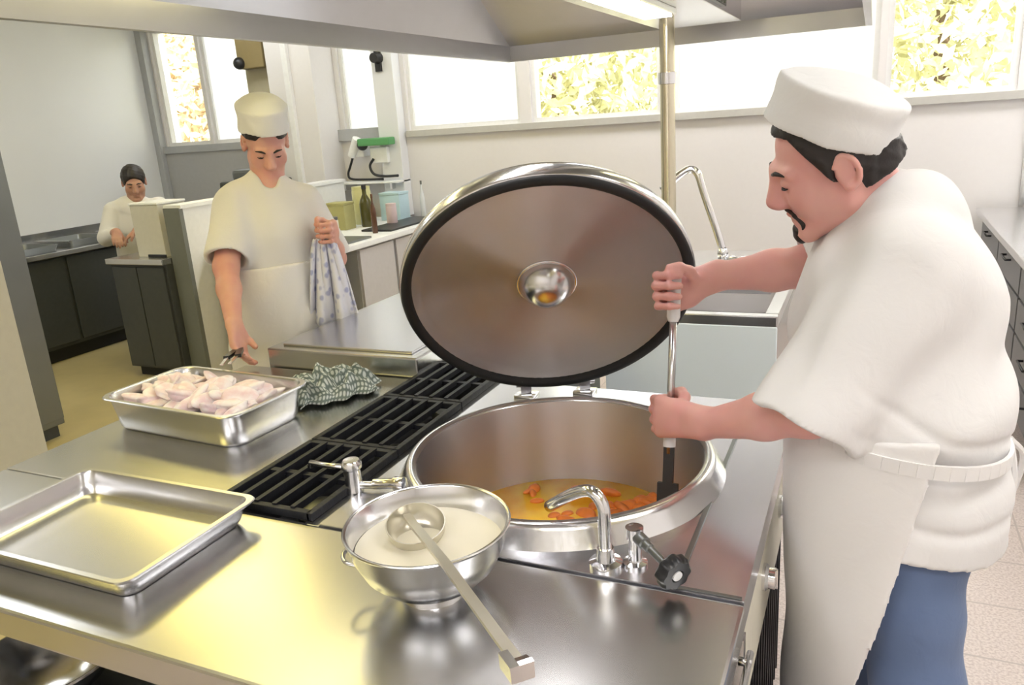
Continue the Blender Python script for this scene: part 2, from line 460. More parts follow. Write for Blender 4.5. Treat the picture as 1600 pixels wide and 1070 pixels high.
# ------------------------------------------------------------------ outside
o = struct(box('ground_outside', -30, 25, YB+.3, 40, -.6, -.5, 'ground_out'), 'sunlit ground outside the windows')
def tree(name, x, y, h, r, mat, label, seed):
    rs = np.random.RandomState(seed)
    e = empty(name, (x, y, -.5), label, 'tree', 'trees beyond the windows')
    bm = bmesh.new(); tube(bm, [(0, 0, 0), (.05, .03, h*.3), (-.04, .02, h*.6)], [.16, .12, .07], 8); obj('trunk', bm, 'trunk', e, True)
    bm = bmesh.new()
    for i in range(6500):
        d = rs.normal(size=3); d /= np.linalg.norm(d); rr = rs.rand()**.35
        c = Vector((d[0]*r*rr, d[1]*r*rr*.8, h*.58+d[2]*h*.40*rr))
        a = Vector(rs.normal(size=3)).normalized(); b = a.cross(Vector(rs.normal(size=3))).normalized(); s = .035+.045*rs.rand()
        vs = [bm.verts.new(c+a*s*2.0), bm.verts.new(c+b*s*.8), bm.verts.new(c-a*s*2.0), bm.verts.new(c-b*s*.8)]
        bm.faces.new(vs)
    obj('foliage', bm, mat, e)
tree('leafy_tree', -10.2, 10.5, 5.2, 1.9, 'leaf_rust', 'rusty leaved tree outside the far left window', 1)
tree('leafy_tree', -15.2, 13.0, 5.6, 2.1, 'leaf_yellow', 'pale tree behind the rusty one at far left', 2)
tree('leafy_tree', -4.2, 11.0, 4.6, 2.1, 'leaf_yellow', 'yellow-green tree seen through the window just left of the post', 3)
tree('leafy_tree', .7, 11.0, 5.2, 2.1, 'leaf_yellow', 'yellow-green tree outside the window behind the cook', 5)
tree('leafy_tree', 5.4, 12.0, 5.2, 2.0, 'leaf_yellow', 'pale green tree outside the rightmost window', 6)
# ------------------------------------------------------------------ island
ZT = .90
XA, XB = -2.0, -.148
isl = empty('cooking_island', (-1.07, 1.5, 0), 'long stainless steel cooking island that the trays, kettle and bowl stand on', 'counter')
KC = (-.62, 1.535)  # kettle centre
def plate_hole(bm, x0, x1, y0, y1, z, c, r, seg=64):
    """flat plate with a round hole"""
    inn = [bm.verts.new((c[0]+r*math.cos(2*PI*k/seg), c[1]+r*math.sin(2*PI*k/seg), z)) for k in range(seg)]
    out = []
    for k in range(seg):
        a = 2*PI*k/seg; dx, dy = math.cos(a), math.sin(a)
        t = 1e9
        if dx > 1e-9: t = min(t, (x1-c[0])/dx)
        if dx < -1e-9: t = min(t, (x0-c[0])/dx)
        if dy > 1e-9: t = min(t, (y1-c[1])/dy)
        if dy < -1e-9: t = min(t, (y0-c[1])/dy)
        out.append([c[0]+dx*t, c[1]+dy*t])
    for cx, cy_ in ((x0, y0), (x0, y1), (x1, y0), (x1, y1)):   # snap nearest ray end to each corner
        k = min(range(seg), key=lambda k: (out[k][0]-cx)**2+(out[k][1]-cy_)**2); out[k] = [cx, cy_]
    out = [bm.verts.new((p[0], p[1], z)) for p in out]
    for k in range(seg):
        j = (k+1) % seg; bm.faces.new((inn[k], out[k], out[j], inn[j]))
    return inn, out
# worktop: front slab with turned-down edge, left slab, strip beside the grates
bm = bmesh.new()
bx(bm, XA, XB, .71, 1.135, ZT-.06, ZT, .006)
bx(bm, XA, -1.285, 1.137, 2.02, ZT-.06, ZT, .004)
bx(bm, -1.035, -1.002, 1.137, 2.06, ZT-.06, ZT-.002, .002)
wobj('worktop', bm, 'steel_top', isl)
# body under the worktop
bm = bmesh.new()
bx(bm, XA+.06, -.19, 1.12, 2.04, .12, .50); bx(bm, XA+.06, -1.30, 1.12, 2.02, .5, ZT-.061); bx(bm, XA+.08, -.22, 1.16, 2.0, 0, .12)
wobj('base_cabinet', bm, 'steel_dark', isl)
wbox('leg', XA+.05, XA+.11, .76, .82, 0, ZT-.061, 'steel_bright', isl)
wbox('leg', XB-.11, XB-.05, .76, .82, 0, ZT-.061, 'steel_bright', isl)
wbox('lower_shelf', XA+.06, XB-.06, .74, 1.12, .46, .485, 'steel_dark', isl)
# face on the aisle side
cp_ = wbox('control_panel', -.195, -.155, 1.15, 2.04, .63, ZT-.062, 'cream', isl, .004)
def knob(y, z, r, mat):
    bm = bmesh.new(); M = Matrix.Translation((-.155, y, z)) @ Matrix.Rotation(PI/2, 4, 'Y')
    lathe(bm, [(r, -.002), (r, .006), (r*.8, .012), (r*.78, .024), (0, .026)], 24, M=M); bx(bm, -.131, -.126, y-.004, y+.004, z-r*.75, z+r*.75, .001)
    return wobj('control_knob', bm, mat, isl, angle=35)
knob(1.76, .757, .028, 'chrome'); knob(1.45, .757, .028, 'chrome')
# vent grille under the panel
bm = bmesh.new()
bx(bm, -.20, -.188, 1.15, 2.04, .10, .625)
for i in range(18):
    y = 1.16+i*.0505; bx(bm, -.188, -.172, y, y+.012, .10, .625)
for i in range(14):
    z = .11+i*.0385; bx(bm, -.188, -.176, 1.15, 2.04, z, z+.012)
wobj('vent_grille', bm, 'cast_iron', isl)
wbox('corner_post', -.205, XB, 1.125, 1.15, .10, ZT-.062, 'steel_bright', isl)
bm = bmesh.new(); tube(bm, [(-.135, .74, .83), (-.135, 1.11, .83)], .006, 8); bx(bm, -.15, -.13, .76, .77, .825, .835); bx(bm, -.15, -.13, 1.08, 1.09, .825, .835)
wobj('edge_rail', bm, 'chrome', isl, True)

# ------------------------------------------------------------------ burner trough and grates
rng_ = empty('gas_burner_trough', (-1.16, 1.65, .8), 'dark recessed gas burner trough under the black grates', 'burner')
bm = bmesh.new()
x0, x1, y0, y1, z0 = -1.283, -1.037, 1.137, 2.18, .78
bx(bm, x0, x1, y0, y1, z0-.01, z0); bx(bm, x0, x0+.006, y0, y1, z0, ZT-.004); bx(bm, x1-.006, x1, y0, y1, z0, ZT-.004); bx(bm, x0+.006, x1-.006, y0, y0+.006, z0, ZT-.004); bx(bm, x0+.006, x1-.006, y1-.006, y1, z0, ZT-.004)
wobj('trough', bm, 'pit_dark', rng_)
for y in (1.33, 1.66, 1.98):
    bm = bmesh.new(); lathe(bm, [(.0, .0), (.05, .0), (.055, .03), (.045, .045), (.02, .05), (0, .05)], 24, (-1.16, y, z0)); wobj('burner_head', bm, 'steel_dark', rng_, angle=40)
def grate(y0, y1, label):
    e = empty('cooking_grate', (-1.16, (y0+y1)/2, ZT), label, 'grate', 'black grates over the burners')
    w = .125; L = (y1-y0)/2
    bm = bmesh.new()
    for s in (-1, 1):
        bx(bm, s*w-.008, s*w+.008, -L, L, -.002, .016, .002); bx(bm, -w, w, s*(L-.008)-.008, s*(L-.008)+.008, -.002, .016, .002)
    obj('outer_frame', bm, 'cast_iron', e)
    for i in range(4):
        x = -w+.05*(i+1); bm = bmesh.new()
        beam(bm, (x, -L+.01, .012), (x, L-.01, .012), .012, .016); obj('grate_bar', bm, 'cast_iron', e)
    bm = bmesh.new(); beam(bm, (-w+.01, 0, .006), (w-.01, 0, .006), .016, .012); obj('cross_bar', bm, 'cast_iron', e)
grate(1.15, 1.485, 'black cast iron grate nearest the empty tray'); grate(1.49, 1.825, 'middle black cast iron grate beside the kettle'); grate(1.83, 2.165, 'farthest black cast iron grate, beside the raised hotplate')

# ------------------------------------------------------------------ hotplate block at the back
gb = empty('griddle', (-1.58, 2.6, ZT), 'low raised steel griddle block behind the checked cloth', 'griddle')
bm = bmesh.new(); bx(bm, -1.90, -1.29, 2.03, 3.1, ZT-.06, ZT+.066, .006); wobj('griddle_body', bm, 'steel_top', gb)
bm = bmesh.new(); bx(bm, -1.86, -1.33, 2.07, 3.06, ZT+.066, ZT+.074, .003); wobj('griddle_plate', bm, 'steel_deck', gb)
bm = bmesh.new(); bx(bm, -1.97, -1.03, 2.19, 3.08, .1, ZT-.062); wobj('base', bm, 'steel_dark', gb)
bm = bmesh.new(); bx(bm, -1.285, -1.00, 2.19, 3.1, ZT-.06, ZT+.01, .004); wobj('side_worktop', bm, 'steel_top', gb)

# ------------------------------------------------------------------ kettle
ket = empty('boiling_kettle', (KC[0], KC[1], .5), 'large round stainless steel cooking kettle with its lid tilted open', 'kettle')
bm = bmesh.new(); kx0, kx1, ky0, ky1 = -1.0, XB-.002, 1.138, 2.06
inn, out = plate_hole(bm, kx0, kx1, ky0, ky1, ZT+.004, KC, .362)
ext = bmesh.ops.extrude_face_region(bm, geom=bm.faces[:])
for v in [g for g in ext['geom'] if isinstance(g, bmesh.types.BMVert)]: v.co.z -= .06
wobj('deck', bm, 'steel_deck', ket)
bm = bmesh.new(); bx(bm, -.268, -.258, ky0+.01, ky1-.01, ZT+.004, ZT+.0075, .001); bx(bm, -.268, kx1-.004, ky0, ky0+.008, ZT+.004, ZT+.007, .001); wobj('deck_seam', bm, 'steel_dark', ket)
bm = bmesh.new()
lathe(bm, [(.372, ZT+.004), (.366, ZT+.014), (.353, ZT+.036), (.348, ZT+.045), (.340, ZT+.048), (.330, ZT+.047), (.325, ZT+.040)], 96, (KC[0], KC[1], 0)); wobj('rim', bm, 'steel_bright', ket, True)
bm = bmesh.new()
lathe(bm, [(.326, ZT+.041), (.322, ZT+.02), (.320, .80), (.318, .62), (.30, .56), (.2, .53), (0, .52)], 96)
ve = obj('vessel', bm, 'steel_kettle', ket, True); ve.location = (0, 0, -ket.location.z)
# lid
Lc = Vector((-.728, 1.787, 1.248)); Ln = Vector((.338, -.772, -.538)).normalized()
lz = -Ln; lx = Vector((0, 0, 1)).cross(lz).normalized(); ly = lz.cross(lx)
LM = Matrix((( lx.x, ly.x, lz.x, Lc.x), (lx.y, ly.y, lz.y, Lc.y), (lx.z, ly.z, lz.z, Lc.z), (0, 0, 0, 1)))
def lidpart(name, bm, mat, parent, **k):
    """the lid's parts keep their own axis so that the brushing runs round it"""
    o = obj(name, bm, mat, None, **k); o.parent = parent
    if parent.type == 'EMPTY': o.matrix_parent_inverse = Matrix.Translation(parent.location).inverted(); o.matrix_basis = LM
    return o
bm = bmesh.new()   # outer shell: skirt and domed back
lathe(bm, [(.352, -.002), (.366, .0), (.372, .006), (.372, .035), (.366, .05), (.34, .062), (.22, .085), (.08, .094), (0, .095)], 96); lid = lidpart('lid', bm, 'steel_bright', ket, angle=50)
bm = bmesh.new(); lathe(bm, [(.342, .014), (.343, -.006), (.349, -.012), (.362, -.012), (.368, -.006), (.367, .004), (.35, .006)], 96); lidpart('gasket', bm, 'black_rubber', lid, smooth=True)
bm = bmesh.new(); lathe(bm, [(.345, .0), (.340, .012), (.322, .026), (.300, .030), (.297, .034), (.20, .040), (.07, .042), (0, .042)], 128); lidpart('inner_plate', bm, 'steel_lid', lid, smooth=True)
bm = bmesh.new(); lathe(bm, [(.074, .044), (.072, .032), (.065, .018), (.053, .002), (.038, -.010), (.020, -.017), (0, -.019)], 64); lidpart('centre_dome', bm, 'steel_bright', lid, smooth=True)
bm = bmesh.new(); tube(bm, [(.075*math.cos(2*PI*k/48), .075*math.sin(2*PI*k/48), .041) for k in range(48)], .004, 8, closed=True); lidpart('dome_ring', bm, 'chrome', lid, smooth=True)
bm = bmesh.new(); tube(bm, smooth_path([LM @ Vector(p) for p in ((-.07, .30, .07), (-.07, .31, .11), (-.04, .315, .125), (.04, .315, .125), (.07, .31, .11), (.07, .30, .07))], 5), .009, 10); wobj('lid_handle', bm, 'chrome', lid, True)
hd = Vector((lx.x, lx.y, 0)).normalized(); hp = Vector((-.80, 1.985, .945))
for s in (-1, 1):
    bm = bmesh.new(); c = hp+hd*s*.085
    tube(bm, [c-hd*.028, c+hd*.028], .014, 14); beam(bm, c+Vector((0, 0, -.045)), c+Vector((0, 0, .0)), .03, .03, hd)
    beam(bm, c, LM @ Vector((s*.085, -.335, .045)), .022, .012, hd); bx(bm, c.x-.03, c.x+.03, c.y-.025, c.y+.025, ZT+.004, ZT+.013, .002)
    tube(bm, [c+Vector((0, -.02, .01)), c+Vector((0, -.038, .015))], .006, 8)
    wobj('hinge', bm, 'chrome', ket, angle=40)
# soup
def soup_mat():
    m, nt, b = newmat('soup_broth'); b.inputs['Roughness'].default_value = .12
    tc = nt.nodes.new('ShaderNodeTexCoord'); nz = nt.nodes.new('ShaderNodeTexNoise'); nz.inputs['Scale'].default_value = 9; nz.inputs['Detail'].default_value = 6
    cr = nt.nodes.new('ShaderNodeValToRGB'); e = cr.color_ramp.elements
    e[0].position = .35; e[0].color = (.85, .38, .02, 1); e[1].position = .65; e[1].color = (.95, .60, .06, 1)
    nt.links.new(tc.outputs['Object'], nz.inputs['Vector']); nt.links.new(nz.outputs['Fac'], cr.inputs['Fac']); nt.links.new(cr.outputs['Color'], b.inputs['Base Color'])
soup_mat()
simple('carrot', (.72, .20, .03), .4, noise=.35, scale=25)
SZ = .715
bm = bmesh.new(); lathe(bm, [(.3185, SZ-.02), (.3185, SZ), (.1, SZ+.001), (0, SZ+.001)], 64, (KC[0], KC[1], 0))
so_ = obj('soup', bm, 'soup_broth', None, True); tag(so_, 'orange-yellow soup in the round kettle', 'soup', kind='stuff')
rs = np.random.RandomState(4); bm = bmesh.new()
for i in range(420):
    a, r = rs.rand()*2*PI, .30*math.sqrt(rs.rand())
    x, y = r*math.cos(a), r*math.sin(a)
    if x < .0+.07*rs.rand() and i % 9: continue
    s = .011+.012*rs.rand()
    M = Matrix.Translation((KC[0]+x, KC[1]+y, SZ+.001)) @ Matrix.Rotation(rs.rand()*6, 4, 'Z') @ Matrix.Rotation(rs.rand()*1., 4, 'X') @ Matrix.Diagonal((s*1.5, s, s*.6, 1))
    bmesh.ops.create_icosphere(bm, subdivisions=2, radius=1, matrix=M)
tag(obj('vegetable_pieces', bm, 'carrot', None, True), 'orange vegetable pieces floating in the soup', 'vegetables', kind='stuff')

# ------------------------------------------------------------------ faucet at the front of the kettle
fa = empty('kettle_faucet', (-.394, 1.172, ZT), 'bent chrome spout pipe standing at the front rim of the kettle', 'faucet')
bm = bmesh.new(); lathe(bm, [(.03, .004), (.03, .012), (.018, .016), (.015, .04), (0, .042)], 28, (-.394, 1.172, ZT)); wobj('base_flange', bm, 'chrome', fa, angle=40)
bm = bmesh.new(); tube(bm, smooth_path([(-.394, 1.172, ZT+.03), (-.394, 1.172, ZT+.085), (-.396, 1.174, ZT+.118), (-.412, 1.18, ZT+.138), (-.436, 1.192, ZT+.134), (-.475, 1.212, ZT+.108), (-.525, 1.238, ZT+.066)], 6), .0115, 16); wobj('spout', bm, 'chrome', fa, True)
va = empty('valve_tap', (-.345, 1.20, ZT), 'chrome valve with a black hand wheel beside the spout', 'valve')
bm = bmesh.new(); lathe(bm, [(.022, .004), (.022, .01), (.012, .013), (.012, .055), (.016, .058), (.016, .078), (0, .08)], 24, (-.345, 1.19, ZT)); wobj('valve_body', bm, 'chrome', va, angle=40)
w0 = Vector((-.345, 1.19, ZT+.066)); w1 = Vector((-.268, 1.128, ZT+.047)); wd = (w1-w0).normalized()
bm = bmesh.new(); tube(bm, [w0-wd*.012, w0+wd*.03, w0+wd*.032, w0+wd*.045, w0+wd*.047, w1], [.012, .012, .009, .009, .007, .007], 14); wobj('stem', bm, 'steel_dark', va, angle=40)
q = wd.to_track_quat('Z', 'Y').to_matrix().to_4x4(); Mw = Matrix.Translation(w1) @ q
bm = bmesh.new()
prof = [(0, -.006), (.024, -.006), (.030, .0), (.030, .014), (.026, .02), (.012, .02), (.010, .016), (0, .016)]
lathe(bm, prof, 48, M=None)
for v in bm.verts:
    r = math.hypot(v.co.x, v.co.y)
    if r > .02: f = 1+.07*math.cos(8*math.atan2(v.co.y, v.co.x)); v.co.x *= f; v.co.y *= f
bmesh.ops.transform(bm, matrix=Mw, verts=bm.verts)
wh = wobj('hand_wheel', bm, 'black_plastic', va, angle=40)
bm = bmesh.new(); lathe(bm, [(.009, .014), (.009, .021), (0, .022)], 20, M=Mw); wobj('wheel_cap', bm, 'white_plastic', wh, angle=40)

# ------------------------------------------------------------------ swivel tap over the grates
st = empty('swivel_tap', (-1.018, 1.29, ZT), 'small grey swivel tap lying across the black grate', 'tap')
bm = bmesh.new(); lathe(bm, [(.0, .0), (.021, .0), (.021, .008), (.019, .012), (.019, .058), (.023, .062), (.023, .074), (.018, .08), (0, .081)], 24, (-1.018, 1.29, ZT-.002)); wobj('tap_body', bm, 'steel_bright', st, angle=40)
bm = bmesh.new(); tube(bm, [(-1.03, 1.295, ZT+.056), (-1.09, 1.30, ZT+.05), (-1.15, 1.312, ZT+.046), (-1.155, 1.313, ZT+.034)], [.0075, .0065, .006, .007], 10); wobj('tap_lever', bm, 'steel_bright', st, True)
bm = bmesh.new(); tube(bm, [(-1.005, 1.292, ZT+.018), (-.975, 1.30, ZT+.018), (-.972, 1.301, ZT+.02), (-.93, 1.312, ZT+.022), (-.925, 1.313, ZT+.022), (-.905, 1.318, ZT+.022)], [.009, .009, .012, .012, .016, .016], 12); wobj('supply_pipe', bm, 'chrome', st, angle=40)

# ------------------------------------------------------------------ hood
hd_ = empty('extractor_hood', (-1.0, 2.3, 2.0), 'large stainless steel extractor hood hanging over the island', 'hood')
hx0, hx1, hy0, hy1, hz = -1.985, -.03, .35, 4.46, 2.0
bm = bmesh.new()
for z0, z1, t in ((hz, hz+.085, .03),):
    bx(bm, hx0, hx0+t, hy0, hy1, z0, z1); bx(bm, hx1-t, hx1, hy0, hy1, z0, z1); bx(bm, hx0+t, hx1-t, hy0, hy0+t, z0, z1); bx(bm, hx0+t, hx1-t, hy1-t, hy1, z0, z1)
wobj('hood_lip', bm, 'steel_hood', hd_)
bm = bmesh.new(); t = .03
A = [(hx0+t, hy0+t, hz+.085), (hx1-t, hy0+t, hz+.085), (hx1-t, hy1-t, hz+.085), (hx0+t, hy1-t, hz+.085)]
B = [(hx0+.34, hy0+.9, hz+.62), (hx1-.34, hy0+.9, hz+.62), (hx1-.34, hy1-1.7, hz+.62), (hx0+.34, hy1-1.7, hz+.62)]
va_ = [bm.verts.new(p) for p in A]; vb = [bm.verts.new(p) for p in B]
for i in range(4): bm.faces.new((va_[i], va_[(i+1) % 4], vb[(i+1) % 4], vb[i]))
bm.faces.new(vb)
ext = bmesh.ops.extrude_face_region(bm, geom=bm.faces[:])
for v in [g for g in ext['geom'] if isinstance(g, bmesh.types.BMVert)]: v.co.z += .02
wobj('hood_canopy', bm, 'steel_hood', hd_)
wbox('exhaust_duct', -1.3, -.7, 1.6, 2.4, hz+.641, ZC, 'steel_hood', hd_)
# plenum box with grease filters and two lamps
bm = bmesh.new(); bx(bm, -.99, -.60, .9, 4.1, hz+.055, hz+.22, .004); pl = wobj('filter_box', bm, 'steel_bright', hd_)
for i in range(5):
    y = .98+i*.53; bm = bmesh.new()
    for s, x in ((1, -.612),):
        bx(bm, -.60, -.585, y, y+.48, hz+.07, hz+.205)
        for k in range(7): bx(bm, -.585, -.578, y+.03+k*.064, y+.06+k*.064, hz+.075, hz+.20)
    wobj('grease_filter', bm, 'steel_dark', pl)
for y in (1.2, 2.5):
    bm = bmesh.new(); bx(bm, -.87, -.73, y, y+.8, hz+.030, hz+.055, .004); l_ = wobj('hood_lamp_fill', bm, 'steel_bright', hd_)
    bm = bmesh.new(); bx(bm, -.855, -.745, y+.02, y+.78, hz+.024, hz+.0295); wobj('lamp_fill_tube', bm, 'lamp_fill_white', l_)
bm = bmesh.new(); bx(bm, -1.87, -1.72, 1.0, 2.25, hz+.22, hz+.27, .006); l_ = wobj('hood_lamp_fill', bm, 'steel_bright', hd_)  # added warm fill strip, yellows the lip and the counter
bm = bmesh.new(); bx(bm, -1.855, -1.735, 1.02, 2.23, hz+.213, hz+.2195); wobj('lamp_fill_tube', bm, 'fill_hood', l_)
bm = bmesh.new(); bx(bm, -.215, -.165, 2.2, 3.35, hz+.20, hz+.31, .006); l_ = wobj('hood_lamp_fill', bm, 'steel_bright', hd_)  # added amber fill strip, placed to mirror yellow in the left lip
bm = bmesh.new(); bx(bm, -.235, -.2155, 2.22, 3.33, hz+.205, hz+.305); wobj('lamp_fill_tube', bm, 'fill_amber', l_)
po = empty('support_post', (-.84, 3.6, ZT), 'shiny steel post rising behind the lid to the hood', 'post')
bm = bmesh.new(); tube(bm, [(-.84, 3.6, ZT), (-.84, 3.6, hz+.054)], .033, 24); wobj('pole', bm, 'steel_post', po, angle=60)
bm = bmesh.new(); lathe(bm, [(.034, .0), (.06, .0), (.06, .012), (.034, .014)], 24, (-.84, 3.6, ZT)); wobj('pole_flange', bm, 'steel_bright', po, angle=40)
bm = bmesh.new(); lathe(bm, [(.034, 0), (.042, .002), (.042, .05), (.034, .052)], 24, (-.84, 3.6, 1.78)); wobj('pole_collar', bm, 'chrome', po, angle=40)

# ------------------------------------------------------------------ sink unit on the far side
sk = empty('sink_unit', (-.7, 3.6, 0), 'white fronted steel sink unit behind the kettle', 'sink')
sx0, sx1, sy0, sy1 = -.97, -.29, 2.98, 4.4
bm = bmesh.new(); bx(bm, sx0+.01, sx1-.01, sy0+.01, sy1, .1, .60); bx(bm, sx0+.05, sx1-.05, sy0+.05, sy1-.03, 0, .1); wobj('sink_body', bm, 'sink_enamel', sk)
wbox('front_panel', sx0, sx1, sy0-.005, sy0+.012, .08, ZT-.04, 'sink_enamel', sk, .004)
bm = bmesh.new(); wl = .05
bx(bm, sx0, sx1, sy0, sy0+.05, ZT-.05, ZT, .004); bx(bm, sx0, sx0+wl, sy0+.05, sy1, ZT-.05, ZT, .004); bx(bm, sx1-wl, sx1, sy0+.05, sy1, ZT-.05, ZT, .004); bx(bm, sx0+wl, sx1-wl, 3.50, sy1, ZT-.05, ZT, .004)
wobj('sink_top', bm, 'steel_bright', sk)
bm = tray_bm(sx1-sx0-2*wl+.01, .46, [(0, .03, 0), (.004, .03, -.002), (.012, .04, -.24), (.03, .03, -.26)]); bmesh.ops.delete(bm, geom=[f for f in bm.faces if len(f.verts) > 4 and f.calc_center_median().z > -.001], context='FACES_ONLY')
bmesh.ops.translate(bm, vec=((sx0+sx1)/2, 3.275, ZT-.003), verts=bm.verts); wobj('basin', bm, 'steel_kettle', sk, angle=40)
wbox('side_panel', sx1-.012, sx1, sy0+.012, sy1, .08, ZT-.05, 'steel_top', sk)
sf = empty('sink_faucet', (-.63, 3.75, ZT), 'tall chrome swan-neck tap behind the right edge of the lid', 'faucet')
fx, fy = -.615, 3.72
bm = bmesh.new(); lathe(bm, [(.035, 0), (.035, .012), (.024, .02), (.022, .09), (.026, .095), (.026, .12), (.018, .13)], 24, (fx, fy, ZT)); wobj('tap_body', bm, 'chrome', sf, angle=40)
bm = bmesh.new(); tube(bm, smooth_path([(fx, fy, ZT+.12), (fx-.03, fy, ZT+.22), (fx-.085, fy, ZT+.38), (fx-.115, fy, ZT+.475), (fx-.15, fy, ZT+.50), (fx-.20, fy-.01, ZT+.475), (fx-.28, fy-.03, ZT+.41)], 6), .018, 14); wobj('spout', bm, 'chrome', sf, True)
for s in (0, 1):
    bm = bmesh.new(); x = fx+.05+.06*s
    tube(bm, smooth_path([(fx+.01, fy-.01, ZT+.06), (x, fy-.03, ZT+.09), (x+.04, fy-.05, ZT+.07), (x+.05, fy-.06, ZT+.03)], 5), .011, 10); wobj('tap_handle', bm, 'chrome', sf, True)
# ------------------------------------------------------------------ things on the island
def tray(name, x, y, z, w, d, h, rz, label, group=None):
    e = empty(name, (x, y, z), label, 'tray', group, rz)
    obj('pan', tray_bm(w, d, [(.0, .03, h), (.0, .03, h-.004), (.013, .03, h-.006), (.018, .035, h*.5), (.028, .045, .006), (.045, .04, 0), (.046, .04, .002), (.031, .045, .008), (.021, .036, h*.5), (.0155, .032, h-.003), (.012, .03, h)][::1]), 'steel_tray', e, angle=35)
    return e
def open_tray(name, x, y, z, w, d, h, rz, label, rc=.04):
    e = empty(name, (x, y, z), label, 'tray', None, rz)
    bm = bmesh.new()
    P = [(.012, rc, h-.004), (.0, rc, h-.005), (-.001, rc, h-.002), (.001, rc, h), (.011, rc, h), (.0135, rc, h-.004), (.019, rc*1.05, h*.5), (.024, rc*1.1, .014), (.031, rc, .005), (.045, rc*.8, .003)]
    Q = [(.047, rc*.8, 0), (.030, rc, .001), (.022, rc*1.1, .012), (.0175, rc*1.05, h*.5), (.012, rc, h-.006)]
    def loops(prof):
        rows = [[bm.verts.new((a, b, zz)) for a, b in rrect(w-2*i, d-2*i, max(r, .004), 7)] for i, r, zz in prof]
        for A, B in zip(rows, rows[1:]):
            for k in range(len(A)): bm.faces.new((A[k], A[(k+1) % len(A)], B[(k+1) % len(A)], B[k]))
        return rows
    r1 = loops(P); bm.faces.new(r1[-1]); r2 = loops(Q); bm.faces.new(r2[0][::-1])
    a, b = r1[0], r2[-1]
    for k in range(len(a)): bm.faces.new((b[k], b[(k+1) % len(a)], a[(k+1) % len(a)], a[k]))
    obj('pan', bm, 'steel_tray', e, angle=35)
    return e
open_tray('oven_tray', -1.402, .955, ZT, .525, .345, .052, 0, 'empty shallow steel tray at the front left of the island', .028)
open_tray('meat_tray', -1.70, 1.545, ZT, .53, .315, .10, math.radians(-3.5), 'deep steel tray filled with raw pale meat', .05)
# raw meat pieces
def meat_mat():
    m, nt, b = newmat('raw_meat'); b.inputs['Roughness'].default_value = .35
    tc = nt.nodes.new('ShaderNodeTexCoord'); nz = nt.nodes.new('ShaderNodeTexNoise'); nz.inputs['Scale'].default_value = 22; nz.inputs['Detail'].default_value = 5
    cr = nt.nodes.new('ShaderNodeValToRGB'); e = cr.color_ramp.elements
    e[0].position = .36; e[0].color = (.80, .60, .63, 1); e[1].position = .6; e[1].color = (.90, .84, .85, 1)
    nt.links.new(tc.outputs['Object'], nz.inputs['Vector']); nt.links.new(nz.outputs['Fac'], cr.inputs['Fac']); nt.links.new(cr.outputs['Color'], b.inputs['Base Color'])
meat_mat()
rs = np.random.RandomState(11); protos = []
for k in range(5):
    bm = bmesh.new(); bmesh.ops.create_icosphere(bm, subdivisions=3, radius=1)
    ph = rs.rand(6)*6
    for v in bm.verts:
        c = v.co.copy(); w = 1+.16*math.sin(2.3*c.x+ph[0]+1.5*c.y)+.14*math.sin(3.1*c.y+ph[1])+.10*math.sin(4.3*c.z+ph[2]+2*c.x)
        v.co = Vector((c.x*.050*w, c.y*.032*w, c.z*.015*w+.004*math.sin(40*c.x*.05+ph[3])))
    me = bpy.data.meshes.new('meat_piece'); bm.to_mesh(me); bm.free(); me.materials.append(MATS['raw_meat'])
    for p in me.polygons: p.use_smooth = True
    protos.append(me)
n = 0
for lay, (nx, ny, zz) in enumerate(((8, 5, .055), (8, 4, .080), (6, 4, .100))):
    for i in range(nx):
        for j in range(ny):
            u = (i+.5)/nx-.5+.03*rs.normal(); v = (j+.5)/ny-.5+.04*rs.normal()
            sh = (.41, .205) if lay == 0 else ((.43, .21) if lay == 1 else (.36, .16))
            x, y = u*sh[0], v*sh[1]
            a = math.radians(-3.5); X = -1.70+x*math.cos(a)-y*math.sin(a); Y = 1.545+x*math.sin(a)+y*math.cos(a)
            o = bpy.data.objects.new('meat_piece', protos[rs.randint(5)]); COL.objects.link(o)
            o.location = (X, Y, ZT+zz+.004*rs.normal()); o.rotation_euler = (.35*rs.normal(), .3*rs.normal(), rs.rand()*6.3); s = .8+.15*rs.rand(); o.scale = (s, s, s)
            tag(o, 'piece of pale raw meat heaped in the deep steel tray', 'meat', 'raw meat in the deep tray'); n += 1
# checked cloth, crumpled
def cloth_mat():
    m, nt, b = newmat('checked_cloth'); b.inputs['Roughness'].default_value = .9
    uv = nt.nodes.new('ShaderNodeAttribute'); uv.attribute_name = 'flat'
    w1 = nt.nodes.new('ShaderNodeTexWave'); w1.wave_type = 'BANDS'; w1.bands_direction = 'X'; w1.inputs['Scale'].default_value = 15; w1.inputs['Distortion'].default_value = 1.5
    w2 = nt.nodes.new('ShaderNodeTexWave'); w2.wave_type = 'BANDS'; w2.bands_direction = 'Y'; w2.inputs['Scale'].default_value = 15; w2.inputs['Distortion'].default_value = 1.5
    nt.links.new(uv.outputs['Vector'], w1.inputs['Vector']); nt.links.new(uv.outputs['Vector'], w2.inputs['Vector'])
    mm = nt.nodes.new('ShaderNodeMath'); mm.operation = 'MULTIPLY'; nt.links.new(w1.outputs['Fac'], mm.inputs[0]); nt.links.new(w2.outputs['Fac'], mm.inputs[1])
    cr = nt.nodes.new('ShaderNodeValToRGB'); e = cr.color_ramp.elements
    e[0].position = .05; e[0].color = (.16, .20, .18, 1); e[1].position = .45; e[1].color = (.62, .66, .63, 1)
    nt.links.new(mm.outputs[0], cr.inputs['Fac']); nt.links.new(cr.outputs['Color'], b.inputs['Base Color'])
cloth_mat()
